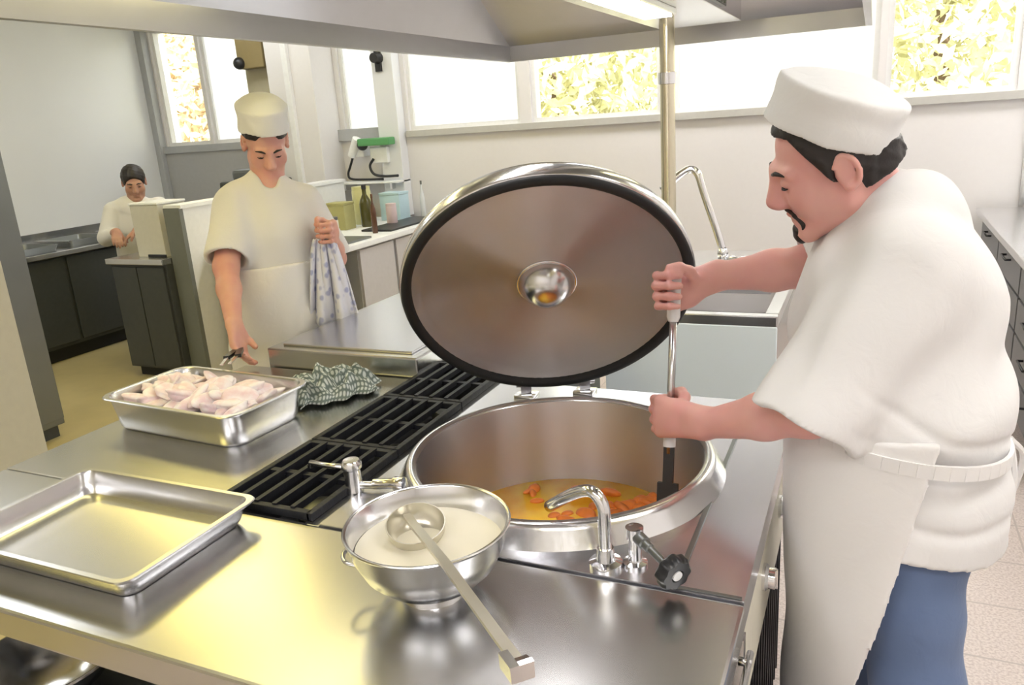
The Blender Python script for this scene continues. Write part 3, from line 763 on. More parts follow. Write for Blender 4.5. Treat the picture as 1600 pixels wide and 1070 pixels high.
def crumple(w, d, n, m, seed, fn):
    bm = bmesh.new(); g = []
    for i in range(n):
        g.append([])
        for j in range(m):
            u, v = i/(n-1)-.5, j/(m-1)-.5
            g[i].append(bm.verts.new(fn(u, v)))
    for i in range(n-1):
        for j in range(m-1): bm.faces.new((g[i][j], g[i+1][j], g[i+1][j+1], g[i][j+1]))
    return bm
def clothfn(u, v):
    r = math.hypot(u*1.0, v*1.0)*2
    x = u*.20*(1+.10*math.sin(9*v+2)); y = v*.27*(1+.12*math.sin(8*u+1))
    edge = max(0, 1-max(abs(u), abs(v))*2)
    z = .012+(.026*abs(math.sin(17*u+5*v+.6))+.022*abs(math.sin(13*v-7*u+1.1))+.010*math.sin(31*u+23*v))*min(1, edge*3.2)+.020*min(1, edge*2.5)
    return Vector((x+.010*math.sin(22*v), y+.012*math.sin(19*u), max(z, .004)))
bm = crumple(1, 1, 60, 70, 1, clothfn)
e_ = obj('dish_cloth', bm, 'checked_cloth', None, True); e_.location = (-1.485, 1.83, ZT); e_.rotation_euler = (0, 0, math.radians(-38))
tag(e_, 'crumpled grey and white checked cloth behind the meat tray', 'cloth')
at = e_.data.attributes.new('flat', 'FLOAT_VECTOR', 'POINT')
for k in range(len(e_.data.vertices)): at.data[k].vector = (k//70/60*.5, k % 70/70*.5, 0)
md = e_.modifiers.new('thick', 'SOLIDIFY'); md.thickness = .003
# bowl
bw = empty('mixing_bowl', (-.657, 1.012, ZT), 'round steel mixing bowl of cream with a ladle in it', 'bowl')
bm = bmesh.new(); lathe(bm, [(.0, .022), (.055, .022), (.085, .035), (.112, .062), (.128, .095), (.136, .130), (.1375, .1325), (.142, .1335), (.1435, .1315), (.141, .129), (.1395, .126), (.131, .092), (.115, .058), (.087, .030), (.057, .018), (0, .018)], 72); obj('bowl_shell', bm, 'steel_bright', bw, angle=50)
bm = bmesh.new(); lathe(bm, [(.056, .019), (.058, .0), (.055, .0), (.053, .018)], 48); obj('foot_ring', bm, 'chrome', bw, angle=50)
for a in (200,):
    bm = bmesh.new(); a = math.radians(a); c = Vector((math.cos(a), math.sin(a), 0)); s_ = Vector((-c.y, c.x, 0))
    tube(bm, smooth_path([c*.118-s_*.03+Vector((0, 0, .07)), c*.142-s_*.026+Vector((0, 0, .074)), c*.152+Vector((0, 0, .075)), c*.142+s_*.026+Vector((0, 0, .074)), c*.118+s_*.03+Vector((0, 0, .07))], 5), .004, 8); obj('lug_handle', bm, 'steel_bright', bw, True)
simple('cream_sauce', (.80, .75, .60), .3, noise=.04, scale=15)
bm = bmesh.new(); rows = []
for i in range(13):
    r = .1265*i/12; rows.append([bm.verts.new((r*math.cos(2*PI*k/48), r*math.sin(2*PI*k/48), .092+.002*math.sin(30*r+3*math.cos(2*PI*k/48)))) for k in range(48)] if i else [bm.verts.new((0, 0, .092))])
for A, B in zip(rows, rows[1:]):
    for k in range(48):
        if len(A) == 1: bm.faces.new((A[0], B[k], B[(k+1) % 48]))
        else: bm.faces.new((A[k], B[k], B[(k+1) % 48], A[(k+1) % 48]))
o = obj('cream', bm, 'cream_sauce', None, True); o.location = (-.657, 1.012, ZT); tag(o, 'pale cream filling the steel mixing bowl', 'cream', kind='stuff')
# ladle
simple('ladle_metal', (.70, .67, .58), .3, .85)
ld = empty('ladle', (-.688, 1.02, ZT+.07), 'long handled metal ladle resting in the bowl of cream', 'ladle')
tilt = Matrix.Translation((-.688, 1.025, ZT+.100)) @ Matrix.Rotation(math.radians(30), 4, 'Z') @ Matrix.Rotation(math.radians(14), 4, 'X')
bm = bmesh.new(); lathe(bm, [(.052, .022), (.050, .006), (.042, -.010), (.028, -.018), (0, -.021), (0, -.0185), (.027, -.0155), (.040, -.008), (.048, .007), (.050, .022), (.052, .022)], 40, M=tilt); wobj('ladle_cup', bm, 'ladle_metal', ld, angle=50)
p0 = Vector((-.722, 1.050, ZT+.114)); p1 = Vector((-.345, .690, ZT+.175))
bm = bmesh.new()
hp_ = [p0+Vector((-.012, .012, -.012)), p0, p0.lerp(p1, .1), p0.lerp(p1, .45)+Vector((0, 0, .006)), p0.lerp(p1, .9), p1]
for a, b in zip(hp_, hp_[1:]): beam(bm, a, b, .015, .006)
wobj('handle', bm, 'ladle_metal', ld)
bm = bmesh.new(); d_ = (p1-p0).normalized(); s_ = d_.cross(Vector((0, 0, 1))).normalized()
beam(bm, p1, p1+d_*.020+Vector((0, 0, .004)), .026, .007); beam(bm, p1+d_*.018+s_*.0-Vector((0, 0, .014)), p1+d_*.018+Vector((0, 0, .008)), .026, .008, d_)
beam(bm, p1-d_*.012+s_*.012, p1+d_*.026+s_*.012, .012, .020)
wobj('hook', bm, 'steel_bright', ld)
# bowl on the shelf below
b2 = empty('steel_bowl', (-1.66, .92, .485), 'steel bowl on the dark shelf under the front of the island', 'bowl')
bm = bmesh.new(); lathe(bm, [(0, 0), (.06, 0), (.12, .035), (.155, .09), (.16, .09), (.158, .094), (.150, .092), (.116, .040), (.06, .006), (0, .006)], 48); obj('bowl_shell', bm, 'steel_bright', b2, angle=50)
# paddle
simple('paddle_blade', (.03, .026, .024), .5)
pd = empty('stirring_paddle', (-.376, 1.545, .72), 'long stirring paddle with white grip dipped into the soup', 'paddle')
T = Vector((-.383, 1.700, 1.372)); B_ = Vector((-.374, 1.530, .700)); ax_ = (T-B_).normalized()
pt = lambda z: B_+ax_*((z-B_.z)/ax_.z)
bm = bmesh.new(); tube(bm, [pt(1.340), pt(1.334), pt(1.235), pt(1.225)], [.010, .015, .015, .011], 16); wobj('grip', bm, 'white_plastic', pd, angle=50)
bm = bmesh.new(); tube(bm, [pt(1.24), pt(.94)], .0085, 12); wobj('rod', bm, 'steel_tray', pd, True)
bm = bmesh.new(); tube(bm, [pt(.985), pt(.955)], .014, 14); wobj('collar', bm, 'white_plastic', pd, angle=50)
bm = bmesh.new(); a, b = pt(.955), pt(.69)
beam(bm, a, a.lerp(b, .3), .022, .014, (0, 1, 0)); beam(bm, a.lerp(b, .3), b, .046, .012, (0, 1, 0)); wobj('blade', bm, 'paddle_blade', pd)
# ------------------------------------------------------------------ left side of the room
def cab(name, x0, x1, y0, y1, z1, mat, label, cat): return empty(name, ((x0+x1)/2, (y0+y1)/2, 0), label, cat)
fr = cab('tall_fridge', -5.0, -4.39, 2.1, 2.91, 2.02, 'steel_dark', 'tall dark steel fridge at the left edge behind the white door', 'fridge')
wbox('fridge_body', -5.0, -4.41, 2.1, 2.91, .08, 2.02, 'steel_dark', fr, .006)
wbox('fridge_door', -4.41, -4.39, 2.12, 2.90, .12, 2.0, 'steel_dark', fr, .004)
wbox('plinth', -4.97, -4.44, 2.14, 2.88, 0, .08, 'dark_cabinet', fr)
bm = bmesh.new(); tube(bm, smooth_path([(-4.392, 2.2, 1.0), (-4.35, 2.2, 1.02), (-4.35, 2.2, 1.38), (-4.392, 2.2, 1.4)], 4), .01, 10); wobj('door_handle', bm, 'chrome', fr, True)
dp = cab('white_cupboard', -3.6, -3.0, 1.0, 1.883, 1.2, 'cream', 'cream white cupboard at the left edge of the photo', 'cupboard')
wbox('cupboard_body', -3.5, -3.03, .9, 1.875, .06, 1.30, 'cream', dp, .004)
wbox('door', -3.028, -3.0, .905, 1.883, .07, 1.295, 'cream', dp, .006)
wbox('plinth', -3.47, -3.06, .93, 1.85, 0, .06, 'dark_cabinet', dp)
bm = bmesh.new(); tube(bm, [(-3.0, 1.0, .8), (-2.975, 1.0, .8), (-2.975, 1.0, .95), (-3.0, 1.0, .95)], .006, 8); wobj('handle', bm, 'chrome', dp, True)
wbn = empty('steel_bench', (-6.35, 4.8, 0), 'dark steel workbench along the left wall with pans on it', 'bench')
wbox('bench_top', -6.78, -5.92, 3.3, 6.1, .86, .90, 'steel_tray', wbn, .004)
wbox('bench_body', -6.76, -5.98, 3.34, 6.08, .12, .859, 'dark_cabinet', wbn)
wbox('plinth', -6.70, -6.04, 3.4, 6.02, 0, .12, 'pit_dark', wbn)
wbox('splash_back', -6.79, -6.76, 3.3, 6.1, .901, .98, 'steel_bright', wbn)
for i in range(3): wbox('door', -5.98, -5.965, 3.36+i*.91, 3.36+i*.91+.88, .15, .84, 'dark_cabinet', wbn, .004)
for i, (x, y, lab) in enumerate(((-6.2, 4.05, 'dark shallow pan on the left bench, nearest the fridge'), (-6.25, 4.6, 'dark shallow pan in the middle of the left bench'), (-6.2, 5.15, 'dark shallow pan on the left bench, beside the dark haired cook'))):
    e = empty('baking_pan', (x, y, .90), lab, 'pan', 'dark pans on the left bench')
    obj('pan', tray_bm(.42, .42, [(.02, .03, 0), (.0, .03, .05), (.012, .03, .05), (.03, .03, .008)]), 'steel_dark', e, angle=40)
    bm = bmesh.new(); bx(bm, -.21, .21, -.225, -.205, .04, .052); obj('rim_bar', bm, 'steel_bright', e)
t2 = empty('low_cabinet', (-4.8, 4.3, 0), 'black fronted low cabinet carrying the white box', 'cabinet')
wbox('cabinet_body', -5.02, -4.47, 3.93, 4.62, .08, .86, 'dark_cabinet', t2)
wbox('cabinet_top', -5.04, -4.47, 3.90, 4.64, .861, .90, 'steel_tray', t2, .004)
wbox('door', -5.0, -4.76, 3.915, 3.93, .1, .84, 'dark_cabinet', t2, .003); wbox('door', -4.75, -4.49, 3.915, 3.93, .1, .84, 'dark_cabinet', t2, .003)
wbox('plinth', -4.98, -4.5, 3.97, 4.6, 0, .08, 'pit_dark', t2)
wb = empty('white_box', (-4.66, 4.12, .90), 'cream white box standing on the black low cabinet', 'box')
simple('box_card', (.62, .60, .53), .6)
wbox('carton', -4.80, -4.53, 4.0, 4.25, .90, 1.27, 'box_card', wb, .004); wbox('box_lid', -4.805, -4.525, 3.995, 4.255, 1.27, 1.285, 'white_plastic', wb, .003); wbox('base_strip', -4.7, -4.525, 3.992, 4.0, .902, .92, 'black_plastic', wb)
ap = empty('coffee_machine', (-5.15, 5.75, 1.0), 'dark appliance with knobs in front of the grey panel under the left windows', 'appliance')
c2 = empty('side_counter', (-5.1, 5.8, 0), 'grey side counter under the left windows', 'counter')
wbox('counter_top', -5.9, -4.47, 5.35, 6.12, .96, 1.0, 'steel_tray', c2); wbox('counter_body', -5.88, -4.48, 5.38, 6.1, 0, .959, 'grey_panel', c2)
bm = bmesh.new(); bx(bm, -5.45, -4.88, 5.55, 5.95, 1.0, 1.30, .02); wobj('machine_body', bm, 'dark_cabinet', ap)
bm = bmesh.new(); bx(bm, -5.35, -5.0, 5.62, 5.9, 1.30, 1.40, .03); wobj('machine_top', bm, 'steel_dark', ap)
for k in range(3):
    bm = bmesh.new(); M = Matrix.Translation((-5.3+.17*k, 5.55, 1.1)) @ Matrix.Rotation(PI/2, 4, 'X'); lathe(bm, [(.04, 0), (.04, .02), (.03, .03), (0, .032)], 20, M=M); wobj('machine_knob', bm, 'steel_bright', ap, angle=40)
# ------------------------------------------------------------------ bottle counter
bc = empty('back_counter', (-3.8, 5.1, 0), 'grey counter with bottles along the back behind the standing cook', 'counter')
wbox('counter_top', -4.28, -3.30, 4.15, 6.06, .86, .90, 'white_plastic', bc, .006)
bm = bmesh.new(); bx(bm, -4.26, -3.36, 4.20, 4.26, 0, .859); bx(bm, -4.26, -3.36, 4.64, 6.05, .08, .859); bx(bm, -4.26, -4.22, 4.26, 4.64, 0, .859); bx(bm, -4.2, -3.42, 4.66, 6.03, 0, .08)
wobj('counter_body', bm, 'grey_panel', bc)
for y0, y1 in ((4.65, 5.1), (5.14, 5.58), (5.62, 6.04)): wbox('door', -3.36, -3.34, y0, y1, .10, .84, 'door_grey', bc, .003)
bn = empty('waste_bin', (-3.75, 4.45, 0), 'black bin in the gap under the bottle counter', 'bin')
bm = bmesh.new(); lathe(bm, [(0, 0), (.13, 0), (.15, .5), (.155, .52), (.145, .52), (.125, .02), (0, .02)], 32, (-3.62, 4.45, 0)); wobj('bin_shell', bm, 'black_plastic', bn, angle=40)
bm = bmesh.new(); lathe(bm, [(.157, .52), (.157, .545), (.1, .57), (0, .575)], 32, (-3.62, 4.45, 0)); wobj('bin_lid', bm, 'black_plastic', bn, angle=40)
simple('bottle_olive', (.07, .065, .015), .15); simple('jar_white', (.75, .73, .62), .3); simple('bottle_clear', (.70, .73, .76), .12); simple('olive_pack', (.36, .34, .14), .6); simple('cup_pink', (.62, .50, .52), .4); simple('tub_blue', (.50, .68, .76), .35); simple('bottle_brown', (.10, .045, .025), .2); simple('jug_yellow', (.62, .60, .30), .3)
def bottle(x, y, r, h, mat, cap, label, z=.90):
    e = empty('bottle', (x, y, z), label, 'bottle', 'bottles on the back counter')
    bm = bmesh.new(); lathe(bm, [(0, 0), (r*.9, 0), (r, .008), (r, h*.55), (r*.85, h*.64), (r*.36, h*.78), (r*.34, h*.92), (0, h*.92)], 24); obj('glass_body', bm, mat, e, angle=40)
    bm = bmesh.new(); lathe(bm, [(r*.4, h*.90), (r*.4, h), (0, h+.001)], 20); obj('cap', bm, cap, e, angle=40)
bottle(-3.80, 5.45, .05, .34, 'bottle_olive', 'black_plastic', 'dark olive green bottle in the middle of the back counter')
bottle(-4.16, 5.20, .035, .30, 'bottle_clear', 'black_plastic', 'pale bottle with a black cap behind the cook with tongs')
bottle(-3.48, 5.08, .022, .30, 'bottle_brown', 'bottle_brown', 'slim brown bottle standing near the counter edge')
bottle(-3.55, 5.95, .022, .32, 'bottle_clear', 'steel_dark', 'slim pale bottle with a grey cap at the lid end of the counter')
def canister(name, x, y, r, h, mat, lidm, label, cat, sq=False, z=.90):
    e = empty(name, (x, y, z), label, cat)
    bm = bmesh.new()
    if sq: bx(bm, -r, r, -r*.8, r*.8, 0, h, .006)
    else: lathe(bm, [(0, 0), (r*.92, 0), (r, .01), (r, h*.9), (r*.9, h), (0, h)], 24)
    obj('container', bm, mat, e, angle=40)
    bm = bmesh.new()
    if sq: bx(bm, -r*1.03, r*1.03, -r*.83, r*.83, h, h+.02, .004)
    else: lathe(bm, [(r*.95, h*.93), (r*.97, h+.015), (0, h+.017)], 24)
    obj('lid', bm, lidm, e, angle=40)
canister('box', -3.95, 5.30, .09, .20, 'olive_pack', 'olive_pack', 'olive brown packet box left of the dark bottle', 'box', True)
canister('jar', -3.72, 4.86, .055, .14, 'jar_white', 'steel_dark', 'white jar with a dark lid at the counter edge', 'jar')
canister('jug', -3.95, 5.62, .08, .30, 'jug_yellow', 'jug_yellow', 'yellowish jug behind the dark bottle', 'jug')
canister('cup', -3.62, 5.55, .045, .16, 'cup_pink', 'cup_pink', 'pinkish cup right of the dark bottle', 'cup')
canister('tub', -3.78, 5.86, .10, .22, 'tub_blue', 'tub_blue', 'light blue tub at the lid end of the counter', 'tub', True)
bm = bmesh.new(); bx(bm, -3.66, -3.38, 5.15, 5.95, .90, .915, .004); tag(obj('cutting_board', bm, 'black_plastic'), 'black board lying along the edge of the bottle counter', 'board')
bm = bmesh.new(); bx(bm, -3.60, -3.36, 4.55, 4.85, .90, .915, .004); tag(obj('cutting_board', bm, 'steel_dark'), 'small dark grey board at the near end of the bottle counter', 'board')
simple('green_plastic', (.10, .32, .12), .5)
gs = empty('wall_lamp', (-4.25, YB-.2, 1.5), 'small white lamp head with black tip on the wall under the narrow window', 'lamp')
bm = bmesh.new(); tube(bm, [(-4.33, YB-.12, 1.45), (-4.23, YB-.14, 1.60)], [.035, .045], 14); wobj('lamp_shade', bm, 'white_plastic', gs, angle=40)
bm = bmesh.new(); bmesh.ops.create_uvsphere(bm, u_segments=16, v_segments=10, radius=.05, matrix=Matrix.Translation((-4.17, YB-.16, 1.545))); wobj('lamp_head', bm, 'black_plastic', gs, True)
bm = bmesh.new(); tube(bm, smooth_path([(-4.30, YB-.12, 1.47), (-4.37, YB-.1, 1.36), (-4.41, YB-.09, 1.29), (-4.38, YB-.09, 1.245), (-4.2, YB-.09, 1.235), (-3.95, YB-.09, 1.235)], 6), .011, 8); wobj('power_cord', bm, 'black_plastic', gs, True)
bm = bmesh.new(); bx(bm, -4.30, -4.20, YB-.11, YB, 1.44, 1.56, .01); wobj('wall_bracket', bm, 'white_plastic', gs)
gb2 = empty('switch_box', (-4.03, YB-.1, 1.4), 'white wall socket box with a hanging cable', 'socket')
bm = bmesh.new(); bx(bm, -4.10, -3.92, YB-.16, YB-.0, 1.38, 1.52, .01); wobj('socket_body', bm, 'white_plastic', gb2)
bm = bmesh.new(); tube(bm, smooth_path([(-4.06, YB-.17, 1.42), (-4.10, YB-.18, 1.36), (-4.07, YB-.18, 1.29), (-3.98, YB-.17, 1.265), (-3.82, YB-.17, 1.265)], 6), .012, 8); wobj('cable', bm, 'black_plastic', gb2, True)
gb3 = bmesh.new(); bx(gb3, -4.17, -3.84, YB-.24, YB-.13, 1.535, 1.60, .012); tag(obj('green_box', gb3, 'green_plastic'), 'green box on the sill of the narrow window', 'box')
sh = empty('wall_shelf', (-4.15, YB-.1, 1.22), 'thin white shelf on the back wall above the bottles', 'shelf')
wbox('shelf_board', -4.49, -3.8, YB-.22, YB-.0, 1.205, 1.222, 'white_plastic', sh, .003)
for x in (-4.4, -3.9): wbox('shelf_bracket', x-.01, x+.01, YB-.18, YB, 1.15, 1.204, 'steel_bright', sh)
f1 = empty('junction_box', (-5.2, YB-.25, 2.4), 'brown junction box high on the beige pillar', 'box')
bm = bmesh.new(); bx(bm, -5.33, -5.03, YB-.30, YB-.18, 2.28, 2.62, .01); wobj('box_body', bm, 'brown_box', f1)
bm = bmesh.new(); bmesh.ops.create_uvsphere(bm, u_segments=16, v_segments=10, radius=.055, matrix=Matrix.Translation((-5.30, YB-.31, 2.33))); wobj('box_knob', bm, 'black_plastic', f1, True)
bm = bmesh.new(); tube(bm, [(-3.93, YB-.12, 2.26), (-3.93, YB-.20, 2.26)], [.05, .04], 16); bx(bm, -3.96, -3.90, YB-.14, YB-.12, 2.15, 2.38); tag(obj('wall_sensor', bm, 'black_plastic', None, False, 40), 'black wall sensor on the white pillar between the windows', 'sensor')
# ------------------------------------------------------------------ right bench
rb = empty('drawer_bench', (1.2, 5.2, 0), 'steel topped bench with grey drawers behind the cook at the right edge', 'bench')
wbox('bench_top', .66, 1.7, 3.6, 6.08, .86, .90, 'steel_bright', rb, .005)
wbox('bench_body', .72, 1.68, 3.65, 6.06, .1, .859, 'drawer_grey', rb)
wbox('plinth', .78, 1.64, 3.7, 6.0, 0, .1, 'pit_dark', rb)
for r_ in range(4):
    for c_ in range(3):
        d = wbox('drawer', .70, .72, 3.67+c_*.80, 3.67+c_*.80+.77, .13+r_*.18, .13+r_*.18+.165, 'drawer_grey', rb, .003)
        y = 3.67+c_*.80+.385; z = .13+r_*.18+.12
        bm = bmesh.new(); tube(bm, [(.70, y-.08, z), (.675, y-.08, z), (.675, y+.08, z), (.70, y+.08, z)], .006, 8); wobj('drawer_handle', bm, 'black_plastic', d, True)
bm = bmesh.new(); tube(bm, [(.93, YB-.03, .9), (.93, YB-.03, 1.6)], .018, 10); tag(obj('wall_pipe', bm, 'frame_white', None, True), 'thin vertical pipe on the wall above the drawer bench', 'pipe')
# ------------------------------------------------------------------ people
def skin_mat(name, base, red):
    m, nt, b = newmat(name); b.inputs['Roughness'].default_value = .45
    tc = nt.nodes.new('ShaderNodeTexCoord'); nz = nt.nodes.new('ShaderNodeTexNoise'); nz.inputs['Scale'].default_value = 14; nz.inputs['Detail'].default_value = 4
    cr = nt.nodes.new('ShaderNodeValToRGB'); e = cr.color_ramp.elements
    e[0].position = .35; e[0].color = list(base)+[1]; e[1].position = .68; e[1].color = list(red)+[1]
    nt.links.new(tc.outputs['Object'], nz.inputs['Vector']); nt.links.new(nz.outputs['Fac'], cr.inputs['Fac']); nt.links.new(cr.outputs['Color'], b.inputs['Base Color'])
    b.inputs['Subsurface Weight'].default_value = .15; b.inputs['Subsurface Radius'].default_value = (.012, .004, .002); b.inputs['Subsurface Scale'].default_value = 1
skin_mat('skin_front', (.76, .42, .36), (.74, .36, .33))
skin_mat('skin_back', (.72, .40, .31), (.68, .33, .28))
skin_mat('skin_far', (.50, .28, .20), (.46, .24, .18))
def cloth_plain(name, col, weave=900):
    m, nt, b = newmat(name); b.inputs['Roughness'].default_value = .85; b.inputs['Specular IOR Level'].default_value = .2
    b.inputs['Base Color'].default_value = list(col)+[1]; b.inputs['Sheen Weight'].default_value = .15
    tc = nt.nodes.new('ShaderNodeTexCoord'); nz = nt.nodes.new('ShaderNodeTexNoise'); nz.inputs['Scale'].default_value = 26; nz.inputs['Detail'].default_value = 5; nz.inputs['Distortion'].default_value = .6
    bp = nt.nodes.new('ShaderNodeBump'); bp.inputs['Strength'].default_value = .25; bp.inputs['Distance'].default_value = .006
    nt.links.new(tc.outputs['Object'], nz.inputs['Vector']); nt.links.new(nz.outputs['Fac'], bp.inputs['Height']); nt.links.new(bp.outputs['Normal'], b.inputs['Normal'])
cloth_plain('cloth_white', (.75, .74, .735)); cloth_plain('cloth_apron', (.80, .785, .775)); cloth_plain('cloth_hat', (.80, .80, .79)); cloth_plain('denim', (.135, .19, .33)); cloth_plain('trousers_dark', (.05, .05, .055))
simple('hair_black', (.018, .014, .014), .5, noise=.3, scale=90, bump=.3); simple('hair_grey', (.10, .085, .08), .5, noise=.3, scale=90)
simple('eye_white', (.8, .78, .76), .2); simple('iris_dark', (.03, .02, .015), .15); simple('shoe_black', (.02, .02, .02), .4); simple('lip', (.50, .20, .19), .4)
class Head:
    def __init__(s, o, f, up=(0, 0, 1), sc=1.):
        s.o = np.array(o, float); s.f = np.array(f, float); s.f /= np.linalg.norm(s.f)
        up = np.array(up, float); s.l = np.cross(up, s.f); s.l /= np.linalg.norm(s.l); s.u = np.cross(s.f, s.l); s.sc = sc
        s.ax = np.array([s.l, s.f, s.u])
    def W(s, x, y, z): return s.o+s.sc*(x*s.l+y*s.f+z*s.u)
    def R(s, *r): return [v*s.sc for v in r]
def add_head(F, H, neck, rneck=.056):
    W, c = H.W, H.sc
    E = lambda p, r, k=.02, sub=False, cut=None: F.ell(W(*p), H.R(*r), H.ax, k*c, cut, sub)
    C = lambda a, b, ra, rb=None, k=.014, sub=False: F.cap(W(*a), W(*b), ra*c, (ra if rb is None else rb)*c, k*c, None, sub)
    E((0, -.012, .040), (.076, .098, .084))
    E((0, .028, -.030), (.063, .066, .082), .03)
    C((.046, .0, -.062), (.016, .074, -.104), .022, .018, .03); C((-.046, .0, -.062), (-.016, .074, -.104), .022, .018, .03)
    E((0, .083, -.103), (.024, .018, .020), .02)
    for s in (1, -1):
        E((s*.040, .062, -.030), (.028, .026, .030), .025)
        C((s*.012, .094, .024), (s*.044, .078, .022), .0105, .009, .016)
        E((s*.031, .099, .004), (.017, .013, .012), .012, True)
        E((s*.031, .0815, .003), (.0145, .0145, .0135), .004)
        C((s*.022, .0985, -.003), (s*.040, .092, -.0035), .0034, .0030, .002, True)
        E((s*.0125, .108, -.037), (.009, .011, .008), .008)
        E((s*.078, -.005, .0), (.008, .017, .029), .006)
        er = [(s*(.084+.003*math.cos(t-2.2)), -.006-.019*math.sin(t)*(1.05-.1*math.cos(t)), .002+.031*math.cos(t)*(1. if math.cos(t) > 0 else .9)) for t in np.linspace(-1.1, 3.3, 12)]
        for a_, b_ in zip(er, er[1:]): C(a_, b_, .0046, .0046, .004)
        E((s*.082, -.004, -.026), (.006, .009, .009), .006)
        E((s*.091, .0, .002), (.006, .009, .014), .004, True)
    C((0, .088, .018), (0, .100, -.034), .012, .0175, .012)
    C((0, .094, .016), (0, .118, -.030), .0085, .012, .014)
    C((-.020, .089, -.066), (.020, .089, -.066), .0075, .0075, .010); C((0, .097, -.065), (0, .095, -.062), .007, .006, .008)
    C((-.016, .088, -.080), (.016, .088, -.080), .0085, .0085, .010)
    C((-.024, .093, -.0728), (0, .1025, -.0725), .0022, .0024, .003, True); C((.024, .093, -.0728), (0, .1025, -.0725), .0022, .0024, .003, True)
    C((-.013, .098, -.093), (.013, .098, -.093), .005, .005, .01, True)
    F.cap(W(0, -.028, -.035), neck, rneck*c, rneck*1.08*c, .03)
def finger(F, pts, r, k=.006):
    for i, (a, b) in enumerate(zip(pts, pts[1:])): F.cap(a, b, r*(1-.06*i), r*(1-.06*(i+1)), k)
def grip_hand(F, rod, ax, d, n, wrist, r=.0098, R=.027, rwrist=.027):
    """fist round a rod: ax along the rod towards the thumb, d wrist -> knuckles, n palm -> rod"""
    rod, ax, d, n = (np.array(v, float) for v in (rod, ax, d, n)); ax /= np.linalg.norm(ax)
    d = d-ax*(d@ax); d /= np.linalg.norm(d); n = n-ax*(n@ax)-d*(n@d); n /= np.linalg.norm(n)
    wrist = np.array(wrist, float)
    for i, off in enumerate((.034, .0115, -.0115, -.033)):
        q = rod+ax*off; s = R/.027*(1.04, 1.08, 1.02, .92)[i]
        K = q-d*.006*s-n*.031*s
        P = [K, q+d*.028*s-n*.022*s, q+d*.034*s+n*.010*s, q+d*.012*s+n*.029*s, q-d*.006*s+n*.026*s]
        finger(F, P, r*(1.02, 1.05, 1., .9)[i])
        F.cap(wrist-n*.004+ax*off*.45, K, .0175, .0125, .016)
    F.ell(rod-d*.030-n*.026, (.034, .036, .018), np.array([d, ax, n]), .016)
    B = rod-d*.050-n*.012+ax*.022
    F.cap(wrist+ax*.008, B, .022, .018, .018)
    finger(F, [B, rod-d*.030+n*.014+ax*.044, rod-d*.006+n*.025+ax*.052, rod+d*.014+n*.024+ax*.050], .0128, .008)
def open_hand(F, wrist, d, n, side, sc=1., curl=.6):
    """relaxed hand hanging from the wrist: d towards the fingertips, n out of the palm, side towards the thumb"""
    wrist, d, n, side = (np.array(v, float) for v in (wrist, d, n, side)); d /= np.linalg.norm(d); n = n-d*(n@d); n /= np.linalg.norm(n); side = side-d*(side@d)-n*(side@n); side /= np.linalg.norm(side)
    for i, (o, L) in enumerate(((.030, .070), (.010, .078), (-.011, .072), (-.031, .056))):
        K = wrist+d*(.088-.004*abs(i-1))*sc+side*o*sc
        F.cap(wrist+side*o*.5*sc, K, .016*sc, .0118*sc, .014)
        P = [K]; a = curl*(.25+.06*i)
        for f in (.45, .31, .24):
            P.append(P[-1]+(d*math.cos(a)+n*math.sin(a))*L*f*sc); a += curl*.55
        finger(F, P, .0095*sc*(1 if i < 3 else .9))
    B = wrist+d*.030*sc+side*.030*sc+n*.006*sc
    F.cap(wrist+side*.008, B, .020*sc, .017*sc, .016)
    finger(F, [B, B+(d*.75+side*.45+n*.35)*.036*sc, B+(d*.75+side*.45+n*.35)*.036*sc+(d*.85-side*.05+n*.5)*.030*sc], .0118*sc, .008)
def eyes(H, parent):
    for s in (1, -1):
        bm = bmesh.new(); bmesh.ops.create_uvsphere(bm, u_segments=16, v_segments=12, radius=.0116*H.sc, matrix=Matrix.Translation(H.W(s*.031, .0812, .002)))
        wobj('eye', bm, 'eye_white', parent, True)
        bm = bmesh.new(); tube(bm, [H.W(s*.020, .0900, -.0025), H.W(s*.026, .0940, -.0035), H.W(s*.032, .0950, -.0040), H.W(s*.038, .0925, -.0040), H.W(s*.044, .0875, -.0030)], [.0012*H.sc, .0020*H.sc, .0022*H.sc, .0020*H.sc, .0012*H.sc], 8); wobj('eyelash', bm, 'hair_black', parent, True)
        bm = bmesh.new(); bmesh.ops.create_uvsphere(bm, u_segments=14, v_segments=10, radius=.0085*H.sc, matrix=Matrix.Translation(H.W(s*.031, .0852, -.0005)))
        wobj('iris', bm, 'iris_dark', parent, True)
        bm = bmesh.new(); tube(bm, [H.W(s*.014, .1015, .022), H.W(s*.030, .0975, .027), H.W(s*.048, .084, .022)], [.0035*H.sc, .0042*H.sc, .0022*H.sc], 8); wobj('eyebrow', bm, 'hair_black', parent, True)
def hair(H, cut, infl, mat, parent, h=.004, extra=None, name='hair'):
    F = Field(H.o-.17, H.o+.17, h)
    F.ell(H.W(0, -.012, .040), H.R(.076+infl, .098+infl, .084+infl), H.ax, .01)
    F.ell(H.W(0, -.05, -.03), H.R(.062+infl*.6, .052+infl, .06), H.ax, .02)
    if extra: extra(F)
    for s in (1, -1): F.ell(H.W(s*.088, -.004, .002), H.R(.024, .017, .028), H.ax, .006, None, True)
    F.wrinkle(.0012, (160, 230), 3)
    F.planes(cut)
    return field_obj(name, F, mat, parent)
def hplane(H, p, n): return (H.W(*p), n[0]*H.l+n[1]*H.f+n[2]*H.u)
